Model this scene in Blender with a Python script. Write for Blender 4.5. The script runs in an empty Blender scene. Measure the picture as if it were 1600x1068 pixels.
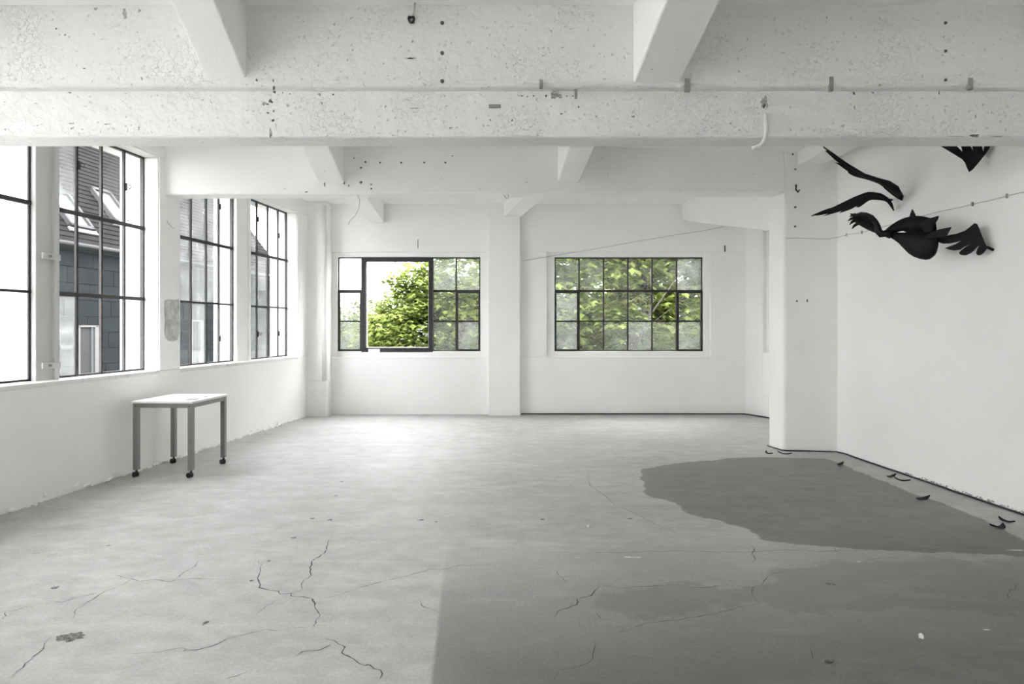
import bpy, bmesh, math, random
import numpy as np
from mathutils import Vector, Matrix
from mathutils.geometry import tessellate_polygon

random.seed(7)
scene = bpy.context.scene
C = scene.collection

# ------------------------------------------------------------------ camera
CAM_H = 1.5
FPX = 1000.0            # focal length in pixels of the 1600 px wide frame
HOR = 511.0             # horizon row
cam_d = bpy.data.cameras.new('camera')
cam_d.sensor_width = 36.0
cam_d.lens = 36.0 * FPX / 1600.0
cam_d.shift_y = -(534.0 - HOR) / 1600.0
cam_d.clip_start = 0.05
cam_d.clip_end = 600
cam = bpy.data.objects.new('camera', cam_d)
cam.location = (0, 0, CAM_H)
cam.rotation_euler = (math.pi / 2, 0, 0)
C.objects.link(cam)
scene.camera = cam

# ------------------------------------------------------------------ sky (even overcast) and exposure
world = bpy.data.worlds.new('overcast_sky')
scene.world = world
world.use_nodes = True
bg = world.node_tree.nodes['Background']
bg.inputs['Color'].default_value = (1.0, 0.985, 0.995, 1)
bg.inputs['Strength'].default_value = 1.0
scene.view_settings.view_transform = 'Standard'
scene.view_settings.look = 'None'
scene.view_settings.exposure = 4.07
scene.view_settings.gamma = 1.0
scene.view_settings.use_curve_mapping = False
scene.cycles.max_bounces = 14
scene.cycles.diffuse_bounces = 10
scene.cycles.glossy_bounces = 4
scene.cycles.transmission_bounces = 8
scene.cycles.transparent_max_bounces = 16
scene.cycles.caustics_reflective = False
scene.cycles.caustics_refractive = False
scene.cycles.use_denoising = True

# ------------------------------------------------------------------ measuring helpers
def P(x, y, d):
    """point seen at photo pixel (x, y) when it stands d metres deep in the room"""
    return Vector(((x - 800) / FPX * d, d, CAM_H + (HOR - y) / FPX * d))

def F(x, y, z=0.0):
    d = (CAM_H - z) * FPX / (y - HOR)
    return Vector(((x - 800) / FPX * d, d, z))

LX0, LK = -4.645, 0.1107                       # left wall inner face: X = LX0 + LK*Y
RX0, RK = 4.395, -0.0618                       # right wall inner face
_ln = math.hypot(1, LK)

def LW(s, d, h):
    """left wall: s along it (metres deep), d outwards from its inner face, h height"""
    return Vector((LX0 + LK * s - d / _ln, s + d * LK / _ln, h))

def BW(u, d, h):
    """back wall: u = X, d outwards, h height"""
    return Vector((u, 11.03 + d, h))

def RWp(x, y, off=0.0):
    p = (x - 800) / FPX
    Y = RX0 / (p - RK)
    v = P(x, y, Y)
    return v + Vector((-off, 0, 0))

# ------------------------------------------------------------------ materials
def new_mat(name):
    m = bpy.data.materials.new(name)
    m.use_nodes = True
    nt = m.node_tree
    nt.nodes.clear()
    out = nt.nodes.new('ShaderNodeOutputMaterial')
    return m, nt, out

def N(nt, t, **kw):
    n = nt.nodes.new(t)
    for k, v in kw.items():
        if k.startswith('i_'):
            n.inputs[k[2:].replace('_', ' ')].default_value = v
        else:
            setattr(n, k, v)
    return n

def ramp(nt, stops):
    r = nt.nodes.new('ShaderNodeValToRGB')
    e = r.color_ramp.elements
    while len(e) < len(stops):
        e.new(0.5)
    for k, (p, c) in enumerate(stops):
        e[k].position = p
        e[k].color = c if len(c) == 4 else (*c, 1)
    return r

def G(v):
    return (v, v, v, 1)

def simple(name, col, rough=0.6, metal=0.0, var=0.0, scale=20, bump=0.0, spec=0.5):
    m, nt, out = new_mat(name)
    b = N(nt, 'ShaderNodeBsdfPrincipled')
    b.inputs['Base Color'].default_value = (*col, 1)
    b.inputs['Roughness'].default_value = rough
    b.inputs['Metallic'].default_value = metal
    b.inputs['Specular IOR Level'].default_value = spec
    nt.links.new(b.outputs[0], out.inputs[0])
    if var or bump:
        g = N(nt, 'ShaderNodeNewGeometry')
        no = N(nt, 'ShaderNodeTexNoise')
        no.inputs['Scale'].default_value = scale
        no.inputs['Detail'].default_value = 6
        nt.links.new(g.outputs['Position'], no.inputs['Vector'])
        if var:
            r = ramp(nt, [(0.25, tuple(max(0, c * (1 - var)) for c in col)), (0.75, tuple(min(1, c * (1 + var)) for c in col))])
            nt.links.new(no.outputs['Fac'], r.inputs[0])
            nt.links.new(r.outputs[0], b.inputs['Base Color'])
        if bump:
            bu = N(nt, 'ShaderNodeBump')
            bu.inputs['Strength'].default_value = bump
            bu.inputs['Distance'].default_value = 0.01
            nt.links.new(no.outputs['Fac'], bu.inputs['Height'])
            nt.links.new(bu.outputs[0], b.inputs['Normal'])
    return m

def plaster(name, base=0.84, tint=(1.0, 1.0, 0.99), bump=0.25, coarse=0.0, pits=0.0, grime=0.0):
    m, nt, out = new_mat(name)
    L = nt.links.new
    b = N(nt, 'ShaderNodeBsdfPrincipled')
    b.inputs['Roughness'].default_value = 0.7
    b.inputs['Specular IOR Level'].default_value = 0.25
    g = N(nt, 'ShaderNodeNewGeometry')
    n1 = N(nt, 'ShaderNodeTexNoise'); n1.inputs['Scale'].default_value = 1.3; n1.inputs['Detail'].default_value = 5
    n2 = N(nt, 'ShaderNodeTexNoise'); n2.inputs['Scale'].default_value = 38; n2.inputs['Detail'].default_value = 5
    n3 = N(nt, 'ShaderNodeTexNoise'); n3.inputs['Scale'].default_value = 9; n3.inputs['Detail'].default_value = 3
    for n in (n1, n2, n3):
        L(g.outputs['Position'], n.inputs['Vector'])
    c0 = tuple(base * 0.97 * t for t in tint); c1 = tuple(min(0.96, base * 1.02 * t) for t in tint)
    r = ramp(nt, [(0.3, c0), (0.7, c1)])
    L(n1.outputs['Fac'], r.inputs[0])
    col = r.outputs[0]
    # height field: fine brushed paint + coarse lumps
    h = N(nt, 'ShaderNodeMath', operation='MULTIPLY'); h.inputs[1].default_value = 0.35
    L(n2.outputs['Fac'], h.inputs[0])
    a = N(nt, 'ShaderNodeMath', operation='MULTIPLY_ADD'); a.inputs[1].default_value = 0.9 + coarse
    L(n3.outputs['Fac'], a.inputs[0]); L(h.outputs[0], a.inputs[2])
    hv = a.outputs[0]
    if pits:
        # chipped pits, gathered in patches
        v = N(nt, 'ShaderNodeTexVoronoi'); v.inputs['Scale'].default_value = 26
        dn = N(nt, 'ShaderNodeTexNoise'); dn.inputs['Scale'].default_value = 30; dn.inputs['Detail'].default_value = 3
        mixv = N(nt, 'ShaderNodeMix', data_type='VECTOR'); mixv.inputs[0].default_value = 0.05
        L(g.outputs['Position'], dn.inputs['Vector'])
        L(g.outputs['Position'], mixv.inputs[4]); L(dn.outputs['Color'], mixv.inputs[5])
        L(mixv.outputs[1], v.inputs['Vector'])
        pm = N(nt, 'ShaderNodeTexNoise'); pm.inputs['Scale'].default_value = 2.6; pm.inputs['Detail'].default_value = 2
        L(g.outputs['Position'], pm.inputs['Vector'])
        sep = N(nt, 'ShaderNodeSeparateColor'); L(v.outputs['Color'], sep.inputs[0])
        prob = N(nt, 'ShaderNodeMath', operation='MULTIPLY_ADD'); prob.inputs[1].default_value = -1.5; prob.inputs[2].default_value = 1.40 - 0.25 * pits
        L(pm.outputs['Fac'], prob.inputs[0])
        gt = N(nt, 'ShaderNodeMath', operation='GREATER_THAN'); L(sep.outputs[0], gt.inputs[0]); L(prob.outputs[0], gt.inputs[1])
        near = N(nt, 'ShaderNodeMapRange'); near.inputs['From Min'].default_value = 0.05; near.inputs['From Max'].default_value = 0.24
        near.inputs['To Min'].default_value = 1; near.inputs['To Max'].default_value = 0
        L(v.outputs['Distance'], near.inputs['Value'])
        pit = N(nt, 'ShaderNodeMath', operation='MULTIPLY'); L(gt.outputs[0], pit.inputs[0]); L(near.outputs[0], pit.inputs[1])
        sub = N(nt, 'ShaderNodeMath', operation='MULTIPLY_ADD'); sub.inputs[1].default_value = -0.55
        L(pit.outputs[0], sub.inputs[0]); L(hv, sub.inputs[2]); hv = sub.outputs[0]
        # layers of flaked paint with raised edges, in patches
        fn = N(nt, 'ShaderNodeTexNoise'); fn.inputs['Scale'].default_value = 27; fn.inputs['Detail'].default_value = 5; fn.inputs['Roughness'].default_value = 0.6
        L(g.outputs['Position'], fn.inputs['Vector'])
        fr_ = N(nt, 'ShaderNodeMapRange'); fr_.inputs['From Min'].default_value = 0.5; fr_.inputs['From Max'].default_value = 0.56
        L(fn.outputs['Fac'], fr_.inputs['Value'])
        pmr = N(nt, 'ShaderNodeMapRange'); pmr.inputs['From Min'].default_value = 0.45; pmr.inputs['From Max'].default_value = 0.65; pmr.inputs['To Max'].default_value = 0.30 * pits
        L(pm.outputs['Fac'], pmr.inputs['Value'])
        fl_ = N(nt, 'ShaderNodeMath', operation='MULTIPLY'); L(fr_.outputs[0], fl_.inputs[0]); L(pmr.outputs[0], fl_.inputs[1])
        ad_ = N(nt, 'ShaderNodeMath', operation='ADD'); L(hv, ad_.inputs[0]); L(fl_.outputs[0], ad_.inputs[1]); hv = ad_.outputs[0]
        # some chips go through to dark concrete
        gt2 = N(nt, 'ShaderNodeMath', operation='GREATER_THAN'); gt2.inputs[1].default_value = 0.955
        L(sep.outputs[1], gt2.inputs[0])
        dk = N(nt, 'ShaderNodeMath', operation='MULTIPLY'); L(pit.outputs[0], dk.inputs[0]); L(gt2.outputs[0], dk.inputs[1])
        mx = N(nt, 'ShaderNodeMix', data_type='RGBA'); L(dk.outputs[0], mx.inputs[0]); L(col, mx.inputs[6]); mx.inputs[7].default_value = (0.36, 0.355, 0.34, 1)
        col = mx.outputs[2]
    if grime:
        gn = N(nt, 'ShaderNodeTexNoise'); gn.inputs['Scale'].default_value = 5.5; gn.inputs['Detail'].default_value = 8; gn.inputs['Roughness'].default_value = 0.75
        L(g.outputs['Position'], gn.inputs['Vector'])
        gr = ramp(nt, [(0.56, G(0)), (0.68, G(grime))])
        L(gn.outputs['Fac'], gr.inputs[0])
        mx = N(nt, 'ShaderNodeMix', data_type='RGBA'); L(gr.outputs[0], mx.inputs[0]); L(col, mx.inputs[6]); mx.inputs[7].default_value = (0.25, 0.24, 0.22, 1)
        col = mx.outputs[2]
    L(col, b.inputs['Base Color'])
    bu = N(nt, 'ShaderNodeBump'); bu.inputs['Strength'].default_value = bump; bu.inputs['Distance'].default_value = 0.012
    L(hv, bu.inputs['Height']); L(bu.outputs[0], b.inputs['Normal'])
    L(b.outputs[0], out.inputs[0])
    return m

M = {}
M['wall'] = plaster('white_painted_plaster', 0.915, bump=0.18)
M['beam'] = plaster('chipped_white_concrete', 0.84, bump=0.85, coarse=0.8, pits=1.0)
M['beam_fine'] = plaster('white_painted_concrete', 0.915, bump=0.28, coarse=0.2, pits=0.35)
M['reveal'] = plaster('flaking_white_reveal', 0.82, bump=0.4, coarse=0.5, grime=0.35)
M['ceil'] = plaster('white_ceiling_paint', 0.90, bump=0.2)
M['post'] = plaster('grey_white_post_paint', 0.62, bump=0.2)
M['iron'] = simple('black_painted_iron', (0.028, 0.028, 0.027), 0.6, var=0.5, scale=30, bump=0.2)
M['iron_worn'] = simple('worn_iron', (0.06, 0.058, 0.055), 0.6, var=0.6, scale=22, bump=0.3)
M['steel'] = simple('brushed_steel', (0.25, 0.25, 0.245), 0.42, metal=0.35, var=0.06, scale=40)
M['tabletop'] = simple('white_laminate', (0.86, 0.86, 0.85), 0.3, var=0.02)
M['rubber'] = simple('black_rubber', (0.015, 0.015, 0.015), 0.5)
M['black'] = simple('matt_black_carved_wood', (0.0045, 0.0045, 0.0046), 0.6, var=0.25, scale=35, bump=0.25, spec=0.22)
M['cable'] = simple('black_cable_sheath', (0.02, 0.02, 0.02), 0.5)
M['wire'] = simple('grey_wire', (0.58, 0.57, 0.55), 0.6)
M['white_paint'] = simple('white_gloss_paint', (0.82, 0.82, 0.8), 0.4, var=0.04)
M['paper'] = simple('white_paper', (0.88, 0.88, 0.87), 0.8)
M['paper_grey'] = simple('grey_card', (0.42, 0.42, 0.42), 0.8)
M['stain'] = simple('dark_stain', (0.13, 0.125, 0.115), 0.9, var=0.5, scale=60)
M['stain_soft'] = simple('grey_stain', (0.42, 0.41, 0.39), 0.9, var=0.3, scale=60)
M['tab'] = simple('painted_steel_tab', (0.30, 0.30, 0.29), 0.6, var=0.2, scale=50)
M['crack'] = simple('crack_dark', (0.10, 0.10, 0.098), 0.95)  # dark colour of the cracks themselves
M['slate'] = simple('roof_slate', (0.013, 0.0125, 0.0135), 0.95, var=0.25, scale=5, spec=0.03)
M['clad'] = simple('slate_cladding', (0.016, 0.019, 0.021), 0.95, var=0.18, scale=3, spec=0.03)
M['darkwall'] = simple('dark_building_wall', (0.05, 0.055, 0.06), 0.8)
M['gutter'] = simple('zinc_gutter', (0.045, 0.046, 0.048), 0.7, spec=0.1)
M['frame_far'] = simple('pale_window_frame', (0.13, 0.13, 0.13), 0.7, spec=0.1)
M['bark'] = simple('grey_bark', (0.045, 0.042, 0.036), 0.9, var=0.3, scale=12, bump=0.5)
M['grass'] = simple('lawn_green', (0.10, 0.11, 0.09), 0.95, var=0.3, scale=0.5)
M['hill'] = simple('distant_hill', (0.12, 0.13, 0.14), 1.0, var=0.1, scale=0.06)  # pale haze of the distance is put into this colour
M['render_far'] = simple('pale_house_render', (0.55, 0.53, 0.5), 0.9)
M['tile_far'] = simple('pale_roof_tile', (0.45, 0.38, 0.36), 0.9)

def glass(name, haze, tint=(0.87, 0.875, 0.87), white=0.8, streak=0.5):
    """haze: share of the light that dirt or frosting scatters; the rest goes straight through, dimmed by tint"""
    m, nt, out = new_mat(name)
    L = nt.links.new
    tr = N(nt, 'ShaderNodeBsdfTransparent'); tr.inputs[0].default_value = (*tint, 1)
    tl = N(nt, 'ShaderNodeBsdfTranslucent'); tl.inputs[0].default_value = (white * 0.97, white, white * 0.985, 1)
    df = N(nt, 'ShaderNodeBsdfDiffuse'); df.inputs[0].default_value = (0.75, 0.77, 0.76, 1)
    sc_ = N(nt, 'ShaderNodeMixShader'); sc_.inputs[0].default_value = 0.25
    L(tl.outputs[0], sc_.inputs[1]); L(df.outputs[0], sc_.inputs[2])
    g = N(nt, 'ShaderNodeNewGeometry')
    no = N(nt, 'ShaderNodeTexNoise'); no.inputs['Scale'].default_value = 4.5; no.inputs['Detail'].default_value = 7; no.inputs['Roughness'].default_value = 0.65
    L(g.outputs['Position'], no.inputs['Vector'])
    mr = N(nt, 'ShaderNodeMapRange')
    mr.inputs['From Min'].default_value = 0.3; mr.inputs['From Max'].default_value = 0.7
    mr.inputs['To Min'].default_value = max(0, haze * (1 - streak)); mr.inputs['To Max'].default_value = min(1, haze * (1 + streak))
    L(no.outputs['Fac'], mr.inputs['Value'])
    mx = N(nt, 'ShaderNodeMixShader')
    L(mr.outputs[0], mx.inputs[0]); L(tr.outputs[0], mx.inputs[1]); L(sc_.outputs[0], mx.inputs[2])
    gl = N(nt, 'ShaderNodeBsdfGlossy'); gl.inputs['Roughness'].default_value = 0.05
    lw = N(nt, 'ShaderNodeLayerWeight'); lw.inputs['Blend'].default_value = 0.5
    pw = N(nt, 'ShaderNodeMath', operation='POWER'); pw.inputs[1].default_value = 5.0
    L(lw.outputs['Facing'], pw.inputs[0])
    ad = N(nt, 'ShaderNodeMath', operation='MULTIPLY_ADD'); ad.inputs[1].default_value = 0.85; ad.inputs[2].default_value = 0.05
    L(pw.outputs[0], ad.inputs[0])
    if haze < 0.004:      # clean glass: no scattering film at all
        mx = tr
        ad.inputs[2].default_value = 0.012
    m2 = N(nt, 'ShaderNodeMixShader')
    L(ad.outputs[0], m2.inputs[0]); L(mx.outputs[0], m2.inputs[1]); L(gl.outputs[0], m2.inputs[2])
    L(m2.outputs[0], out.inputs[0])
    return m

M['g_c'] = glass('window_glass_clear', 0.003, tint=(0.93, 0.935, 0.93))
M['g_d'] = glass('window_glass_dusty', 0.03, tint=(0.80, 0.81, 0.80))
M['g_b'] = glass('window_glass_bluish_film', 0.17, tint=(0.60, 0.63, 0.65))
M['g_h'] = glass('window_glass_hazy', 0.06, tint=(0.66, 0.69, 0.66))
M['g_m'] = glass('window_glass_milky', 0.12, tint=(0.42, 0.46, 0.42))
M['g_f'] = glass('window_glass_frosted', 0.80, white=0.9, streak=0.2)
M['g_sky'] = simple('roof_window_glass', (0.12, 0.125, 0.13), 0.08, spec=1.0)
M['g_dark'] = simple('far_window_glass', (0.05, 0.05, 0.05), 0.1, spec=0.2)

def leaf_mat(name, c0, c1, c2):
    m, nt, out = new_mat(name)
    L = nt.links.new
    g = N(nt, 'ShaderNodeNewGeometry')
    r = ramp(nt, [(0.0, c0), (0.5, c1), (1.0, c2)])
    no = N(nt, 'ShaderNodeTexNoise'); no.inputs['Scale'].default_value = 1.1
    L(g.outputs['Position'], no.inputs['Vector'])
    a = N(nt, 'ShaderNodeMath', operation='MULTIPLY_ADD'); a.inputs[1].default_value = 0.5; 
    L(g.outputs['Random Per Island'], a.inputs[0])
    b2 = N(nt, 'ShaderNodeMath', operation='MULTIPLY_ADD'); b2.inputs[1].default_value = 0.9; b2.inputs[2].default_value = -0.22
    L(no.outputs['Fac'], b2.inputs[0]); L(b2.outputs[0], a.inputs[2])
    L(a.outputs[0], r.inputs[0])
    d = N(nt, 'ShaderNodeBsdfDiffuse'); t = N(nt, 'ShaderNodeBsdfTranslucent')
    L(r.outputs[0], d.inputs[0]); L(r.outputs[0], t.inputs[0])
    mx = N(nt, 'ShaderNodeMixShader'); mx.inputs[0].default_value = 0.45
    L(d.outputs[0], mx.inputs[1]); L(t.outputs[0], mx.inputs[2])
    L(mx.outputs[0], out.inputs[0])
    return m

M['leaf_a'] = leaf_mat('maple_leaves', (0.07, 0.10, 0.026), (0.165, 0.215, 0.055), (0.29, 0.32, 0.105))
M['leaf_b'] = leaf_mat('pale_leaves', (0.08, 0.09, 0.04), (0.13, 0.15, 0.065), (0.20, 0.20, 0.11))

# ------------------------------------------------------------------ mesh helpers
class MB:
    def __init__(self):
        self.v, self.f = [], []

    def add(self, vs, fs):
        o = len(self.v)
        self.v += [tuple(p) for p in vs]
        self.f += [tuple(i + o for i in f) for f in fs]
        return self

    def hexa(self, p):          # p: 8 points, 0-3 bottom loop, 4-7 top loop
        return self.add(p, [(3, 2, 1, 0), (4, 5, 6, 7), (0, 1, 5, 4), (1, 2, 6, 5), (2, 3, 7, 6), (3, 0, 4, 7)])

    def box(self, tf, u0, u1, d0, d1, h0, h1):
        return self.hexa([tf(u0, d0, h0), tf(u1, d0, h0), tf(u1, d1, h0), tf(u0, d1, h0),
                          tf(u0, d0, h1), tf(u1, d0, h1), tf(u1, d1, h1), tf(u0, d1, h1)])

    def sections(self, secs):   # closed loops of equal length, lofted and capped
        n = len(secs[0])
        vs = [p for s in secs for p in s]
        fs = [tuple(reversed(range(n))), tuple(range((len(secs) - 1) * n, len(secs) * n))]
        for k in range(len(secs) - 1):
            for i in range(n):
                j = (i + 1) % n
                fs.append((k * n + i, k * n + j, (k + 1) * n + j, (k + 1) * n + i))
        return self.add(vs, fs)

    def tube(self, pts, r, n=8):
        pts = [Vector(p) for p in pts]
        rs = r if isinstance(r, (list, tuple)) else [r] * len(pts)
        secs = []
        prev = None
        for k, p in enumerate(pts):
            t = (pts[min(k + 1, len(pts) - 1)] - pts[max(k - 1, 0)]).normalized()
            if prev is None:
                a = t.orthogonal().normalized()
            else:
                a = (prev - t * prev.dot(t)).normalized()
            prev = a
            b = t.cross(a)
            secs.append([p + (a * math.cos(2 * math.pi * i / n) + b * math.sin(2 * math.pi * i / n)) * rs[k] for i in range(n)])
        return self.sections(secs)

    def blob(self, c, rx, ry, rz, nu=10, nv=7, jit=0.0):
        secs = []
        for k in range(nv):
            th = math.pi * (k + 0.5) / nv
            secs.append([Vector((c[0] + rx * math.sin(th) * math.cos(2 * math.pi * i / nu) * (1 + random.uniform(-jit, jit)),
                                 c[1] + ry * math.sin(th) * math.sin(2 * math.pi * i / nu) * (1 + random.uniform(-jit, jit)),
                                 c[2] - rz * math.cos(th))) for i in range(nu)])
        return self.sections(secs)

    def mesh(self, name):
        me = bpy.data.meshes.new(name)
        me.from_pydata(self.v, [], self.f)
        bm = bmesh.new(); bm.from_mesh(me)
        bmesh.ops.recalc_face_normals(bm, faces=bm.faces)
        bm.to_mesh(me); bm.free()
        return me

    def build(self, name, mat, parent=None, bevel=0, smooth=False, seg=2, subsurf=0):
        me = self.mesh(name)
        o = bpy.data.objects.new(name, me)
        me.materials.append(M[mat])
        C.objects.link(o)
        if parent:
            o.parent = parent
            o.matrix_parent_inverse = parent.matrix_world.inverted() if parent.type != 'EMPTY' else Matrix.Translation(-Vector(parent.location))
        if bevel:
            b = o.modifiers.new('bevel', 'BEVEL'); b.width = bevel; b.segments = seg; b.limit_method = 'ANGLE'; b.angle_limit = 0.6
        if subsurf:
            s = o.modifiers.new('subd', 'SUBSURF'); s.levels = subsurf; s.render_levels = subsurf
        if smooth or subsurf:
            for p in me.polygons:
                p.use_smooth = True
        return o

def tag(o, label, cat, group=None, kind=None):
    o['label'] = label
    o['category'] = cat
    if group: o['group'] = group
    if kind: o['kind'] = kind
    return o

def struct(o, label, cat):
    return tag(o, label, cat, kind='structure')

def empty(name, loc):
    o = bpy.data.objects.new(name, None)
    o.location = loc
    o.empty_display_size = 0.1
    C.objects.link(o)
    return o

ID = lambda u, d, h: Vector((u, d, h))

# ================================================================== SETTING
CEIL = 3.62
REAR = -4.3

# ---- floor: fine grid that carries how far each point lies from the edges of coats, stains and painted falloff
def poly_sdf(px, py, poly):
    poly = np.array(poly, dtype=float)
    n = len(poly)
    d2 = np.full(px.shape, 1e9)
    inside = np.zeros(px.shape, bool)
    for i in range(n):
        a = poly[i]; b = poly[(i + 1) % n]
        e = b - a
        w0 = px - a[0]; w1 = py - a[1]
        t = np.clip((w0 * e[0] + w1 * e[1]) / max(e @ e, 1e-9), 0, 1)
        d2 = np.minimum(d2, (w0 - e[0] * t) ** 2 + (w1 - e[1] * t) ** 2)
        c = ((a[1] > py) != (b[1] > py))
        with np.errstate(divide='ignore', invalid='ignore'):
            xin = (b[0] - a[0]) * (py - a[1]) / (b[1] - a[1]) + a[0]
        inside ^= c & (px < xin)
    d = np.sqrt(d2)
    return np.where(inside, d, -d)

def fpoly(pts):
    return [tuple(F(x, y)[:2]) for x, y in pts]

stain1 = fpoly([(1003, 742), (1006, 733), (1025, 728), (1062, 722), (1110, 719), (1140, 715), (1200, 714), (1290, 716), (1345, 736), (1400, 760), (1470, 786), (1545, 812),
                (1572, 828), (1600, 842), (1700, 870), (1700, 872), (1500, 864), (1300, 855), (1240, 850), (1195, 842), (1172, 832), (1160, 824), (1128, 814), (1080, 805), (1064, 791), (1055, 786), (1030, 779), (1012, 773), (1004, 768), (1006, 757)])
stain2 = fpoly([(950, 915), (1070, 914), (1175, 917), (1215, 895), (1280, 878), (1650, 868), (1700, 950), (1545, 954), (1450, 951), (1330, 953), (1270, 960), (1230, 955), (1188, 942), (1130, 950), (1060, 965), (990, 966), (930, 950)])
coat_shade = fpoly([(700, 846), (800, 842), (1000, 836), (1200, 830), (1750, 815)]) + [(9, 1.0), (9, -6.2), (-0.28, -6.2), (-0.30, 1.0)] + fpoly([(674, 1068), (684, 980)])
shade_fade = [(-1.5, 4.15), (0.6, 4.25), (2.0, 4.5), (4.6, 5.2), (9, 5.5), (9, -9), (-1.5, -9)]  # soft fade region, painting the floor's light falloff into the coat
xs = np.linspace(-5.6, 5.6, 200); ys = np.linspace(REAR - 0.3, 11.2, 320)
uu = np.linspace(0, 1, 200)
gy, _u = np.meshgrid(ys, uu, indexing='ij')
xl_ = LX0 + LK * gy - 0.3
gx = xl_ + (5.3 - xl_) * _u
nx, ny = len(xs), len(ys)
fv = np.stack([gx.ravel(), gy.ravel(), np.zeros(nx * ny)], 1)
ii = (np.arange(ny - 1)[:, None] * nx + np.arange(nx - 1)[None, :]).ravel()
ff = np.stack([ii, ii + 1, ii + nx + 1, ii + nx], 1)
me = bpy.data.meshes.new('floor')
me.from_pydata(fv.tolist(), [], ff.tolist())
for nm, pl in (('edge_a', stain1), ('edge_b', stain2), ('edge_c', coat_shade), ('edge_d', shade_fade)):
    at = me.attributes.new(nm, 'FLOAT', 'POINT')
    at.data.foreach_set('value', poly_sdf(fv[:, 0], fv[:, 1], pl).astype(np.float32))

def floor_mat():
    m, nt, out = new_mat('worn_grey_concrete')
    L = nt.links.new
    b = N(nt, 'ShaderNodeBsdfPrincipled')
    g = N(nt, 'ShaderNodeNewGeometry')
    def noise(s, d=6, ro=0.6, st=None):
        n = N(nt, 'ShaderNodeTexNoise'); n.inputs['Scale'].default_value = s; n.inputs['Detail'].default_value = d; n.inputs['Roughness'].default_value = ro
        if st:
            mp = N(nt, 'ShaderNodeMapping'); mp.inputs['Scale'].default_value = st
            L(g.outputs['Position'], mp.inputs['Vector']); L(mp.outputs[0], n.inputs['Vector'])
        else:
            L(g.outputs['Position'], n.inputs['Vector'])
        return n
    n1 = noise(0.9, 8, 0.62); n2 = noise(5, 8, 0.65, (1, 1.4, 1)); n3 = noise(60, 4); n4 = noise(2.2, 10, 0.7, (0.7, 1.6, 1))
    r1 = ramp(nt, [(0.32, (0.335, 0.335, 0.327)), (0.5, (0.44, 0.44, 0.432)), (0.66, (0.535, 0.535, 0.527))])
    mixn = N(nt, 'ShaderNodeMath', operation='MULTIPLY_ADD'); mixn.inputs[1].default_value = 0.5
    h2 = N(nt, 'ShaderNodeMath', operation='MULTIPLY'); h2.inputs[1].default_value = 0.5
    L(n2.outputs['Fac'], h2.inputs[0]); L(n1.outputs['Fac'], mixn.inputs[0]); L(h2.outputs[0], mixn.inputs[2])
    L(mixn.outputs[0], r1.inputs[0])
    col = r1.outputs[0]
    # pale worn streaks
    r4 = ramp(nt, [(0.52, G(0)), (0.66, G(0.55))]); L(n4.outputs['Fac'], r4.inputs[0])
    mx = N(nt, 'ShaderNodeMix', data_type='RGBA'); L(r4.outputs[0], mx.inputs[0]); L(col, mx.inputs[6]); mx.inputs[7].default_value = (0.58, 0.58, 0.57, 1)
    col = mx.outputs[2]
    wob = noise(3.5, 6, 0.6)
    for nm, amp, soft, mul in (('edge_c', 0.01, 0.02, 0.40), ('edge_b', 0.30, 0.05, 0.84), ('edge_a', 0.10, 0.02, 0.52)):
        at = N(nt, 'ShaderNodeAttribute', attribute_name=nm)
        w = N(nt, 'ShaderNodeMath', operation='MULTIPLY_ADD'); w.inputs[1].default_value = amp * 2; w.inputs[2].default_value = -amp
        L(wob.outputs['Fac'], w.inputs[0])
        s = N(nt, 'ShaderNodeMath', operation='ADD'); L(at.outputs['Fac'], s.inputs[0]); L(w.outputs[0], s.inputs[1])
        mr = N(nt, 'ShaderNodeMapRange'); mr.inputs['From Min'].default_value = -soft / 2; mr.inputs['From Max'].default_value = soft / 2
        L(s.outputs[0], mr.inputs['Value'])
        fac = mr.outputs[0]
        if nm == 'edge_c':      # coat fades in softly; its darkness also paints light falling off rightward
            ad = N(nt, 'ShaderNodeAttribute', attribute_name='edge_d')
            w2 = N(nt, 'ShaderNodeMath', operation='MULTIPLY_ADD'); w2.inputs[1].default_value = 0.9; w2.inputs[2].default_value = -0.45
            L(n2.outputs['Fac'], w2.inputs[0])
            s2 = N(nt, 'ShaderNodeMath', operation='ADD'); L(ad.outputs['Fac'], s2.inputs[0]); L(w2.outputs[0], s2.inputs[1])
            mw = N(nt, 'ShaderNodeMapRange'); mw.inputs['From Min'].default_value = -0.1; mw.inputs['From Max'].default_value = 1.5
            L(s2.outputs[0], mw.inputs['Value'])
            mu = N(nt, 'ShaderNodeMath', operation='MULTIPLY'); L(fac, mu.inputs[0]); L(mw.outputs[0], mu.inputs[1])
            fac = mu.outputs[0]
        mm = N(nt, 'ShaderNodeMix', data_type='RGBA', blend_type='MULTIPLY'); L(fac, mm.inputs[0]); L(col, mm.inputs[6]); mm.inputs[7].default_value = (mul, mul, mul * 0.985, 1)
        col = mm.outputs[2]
    # fine speckle
    r3 = ramp(nt, [(0.3, G(0.88)), (0.7, G(1.08))]); L(n3.outputs['Fac'], r3.inputs[0])
    m3 = N(nt, 'ShaderNodeMix', data_type='RGBA', blend_type='MULTIPLY'); m3.inputs[0].default_value = 1; L(col, m3.inputs[6]); L(r3.outputs[0], m3.inputs[7])
    L(m3.outputs[2], b.inputs['Base Color'])
    rr = ramp(nt, [(0.3, G(0.5)), (0.7, G(0.7))]); L(n1.outputs['Fac'], rr.inputs[0]); L(rr.outputs[0], b.inputs['Roughness'])
    b.inputs['Specular IOR Level'].default_value = 0.28
    bu = N(nt, 'ShaderNodeBump'); bu.inputs['Strength'].default_value = 0.12; bu.inputs['Distance'].default_value = 0.006
    L(n2.outputs['Fac'], bu.inputs['Height']); L(bu.outputs[0], b.inputs['Normal'])
    L(b.outputs[0], out.inputs[0])
    return m
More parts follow.
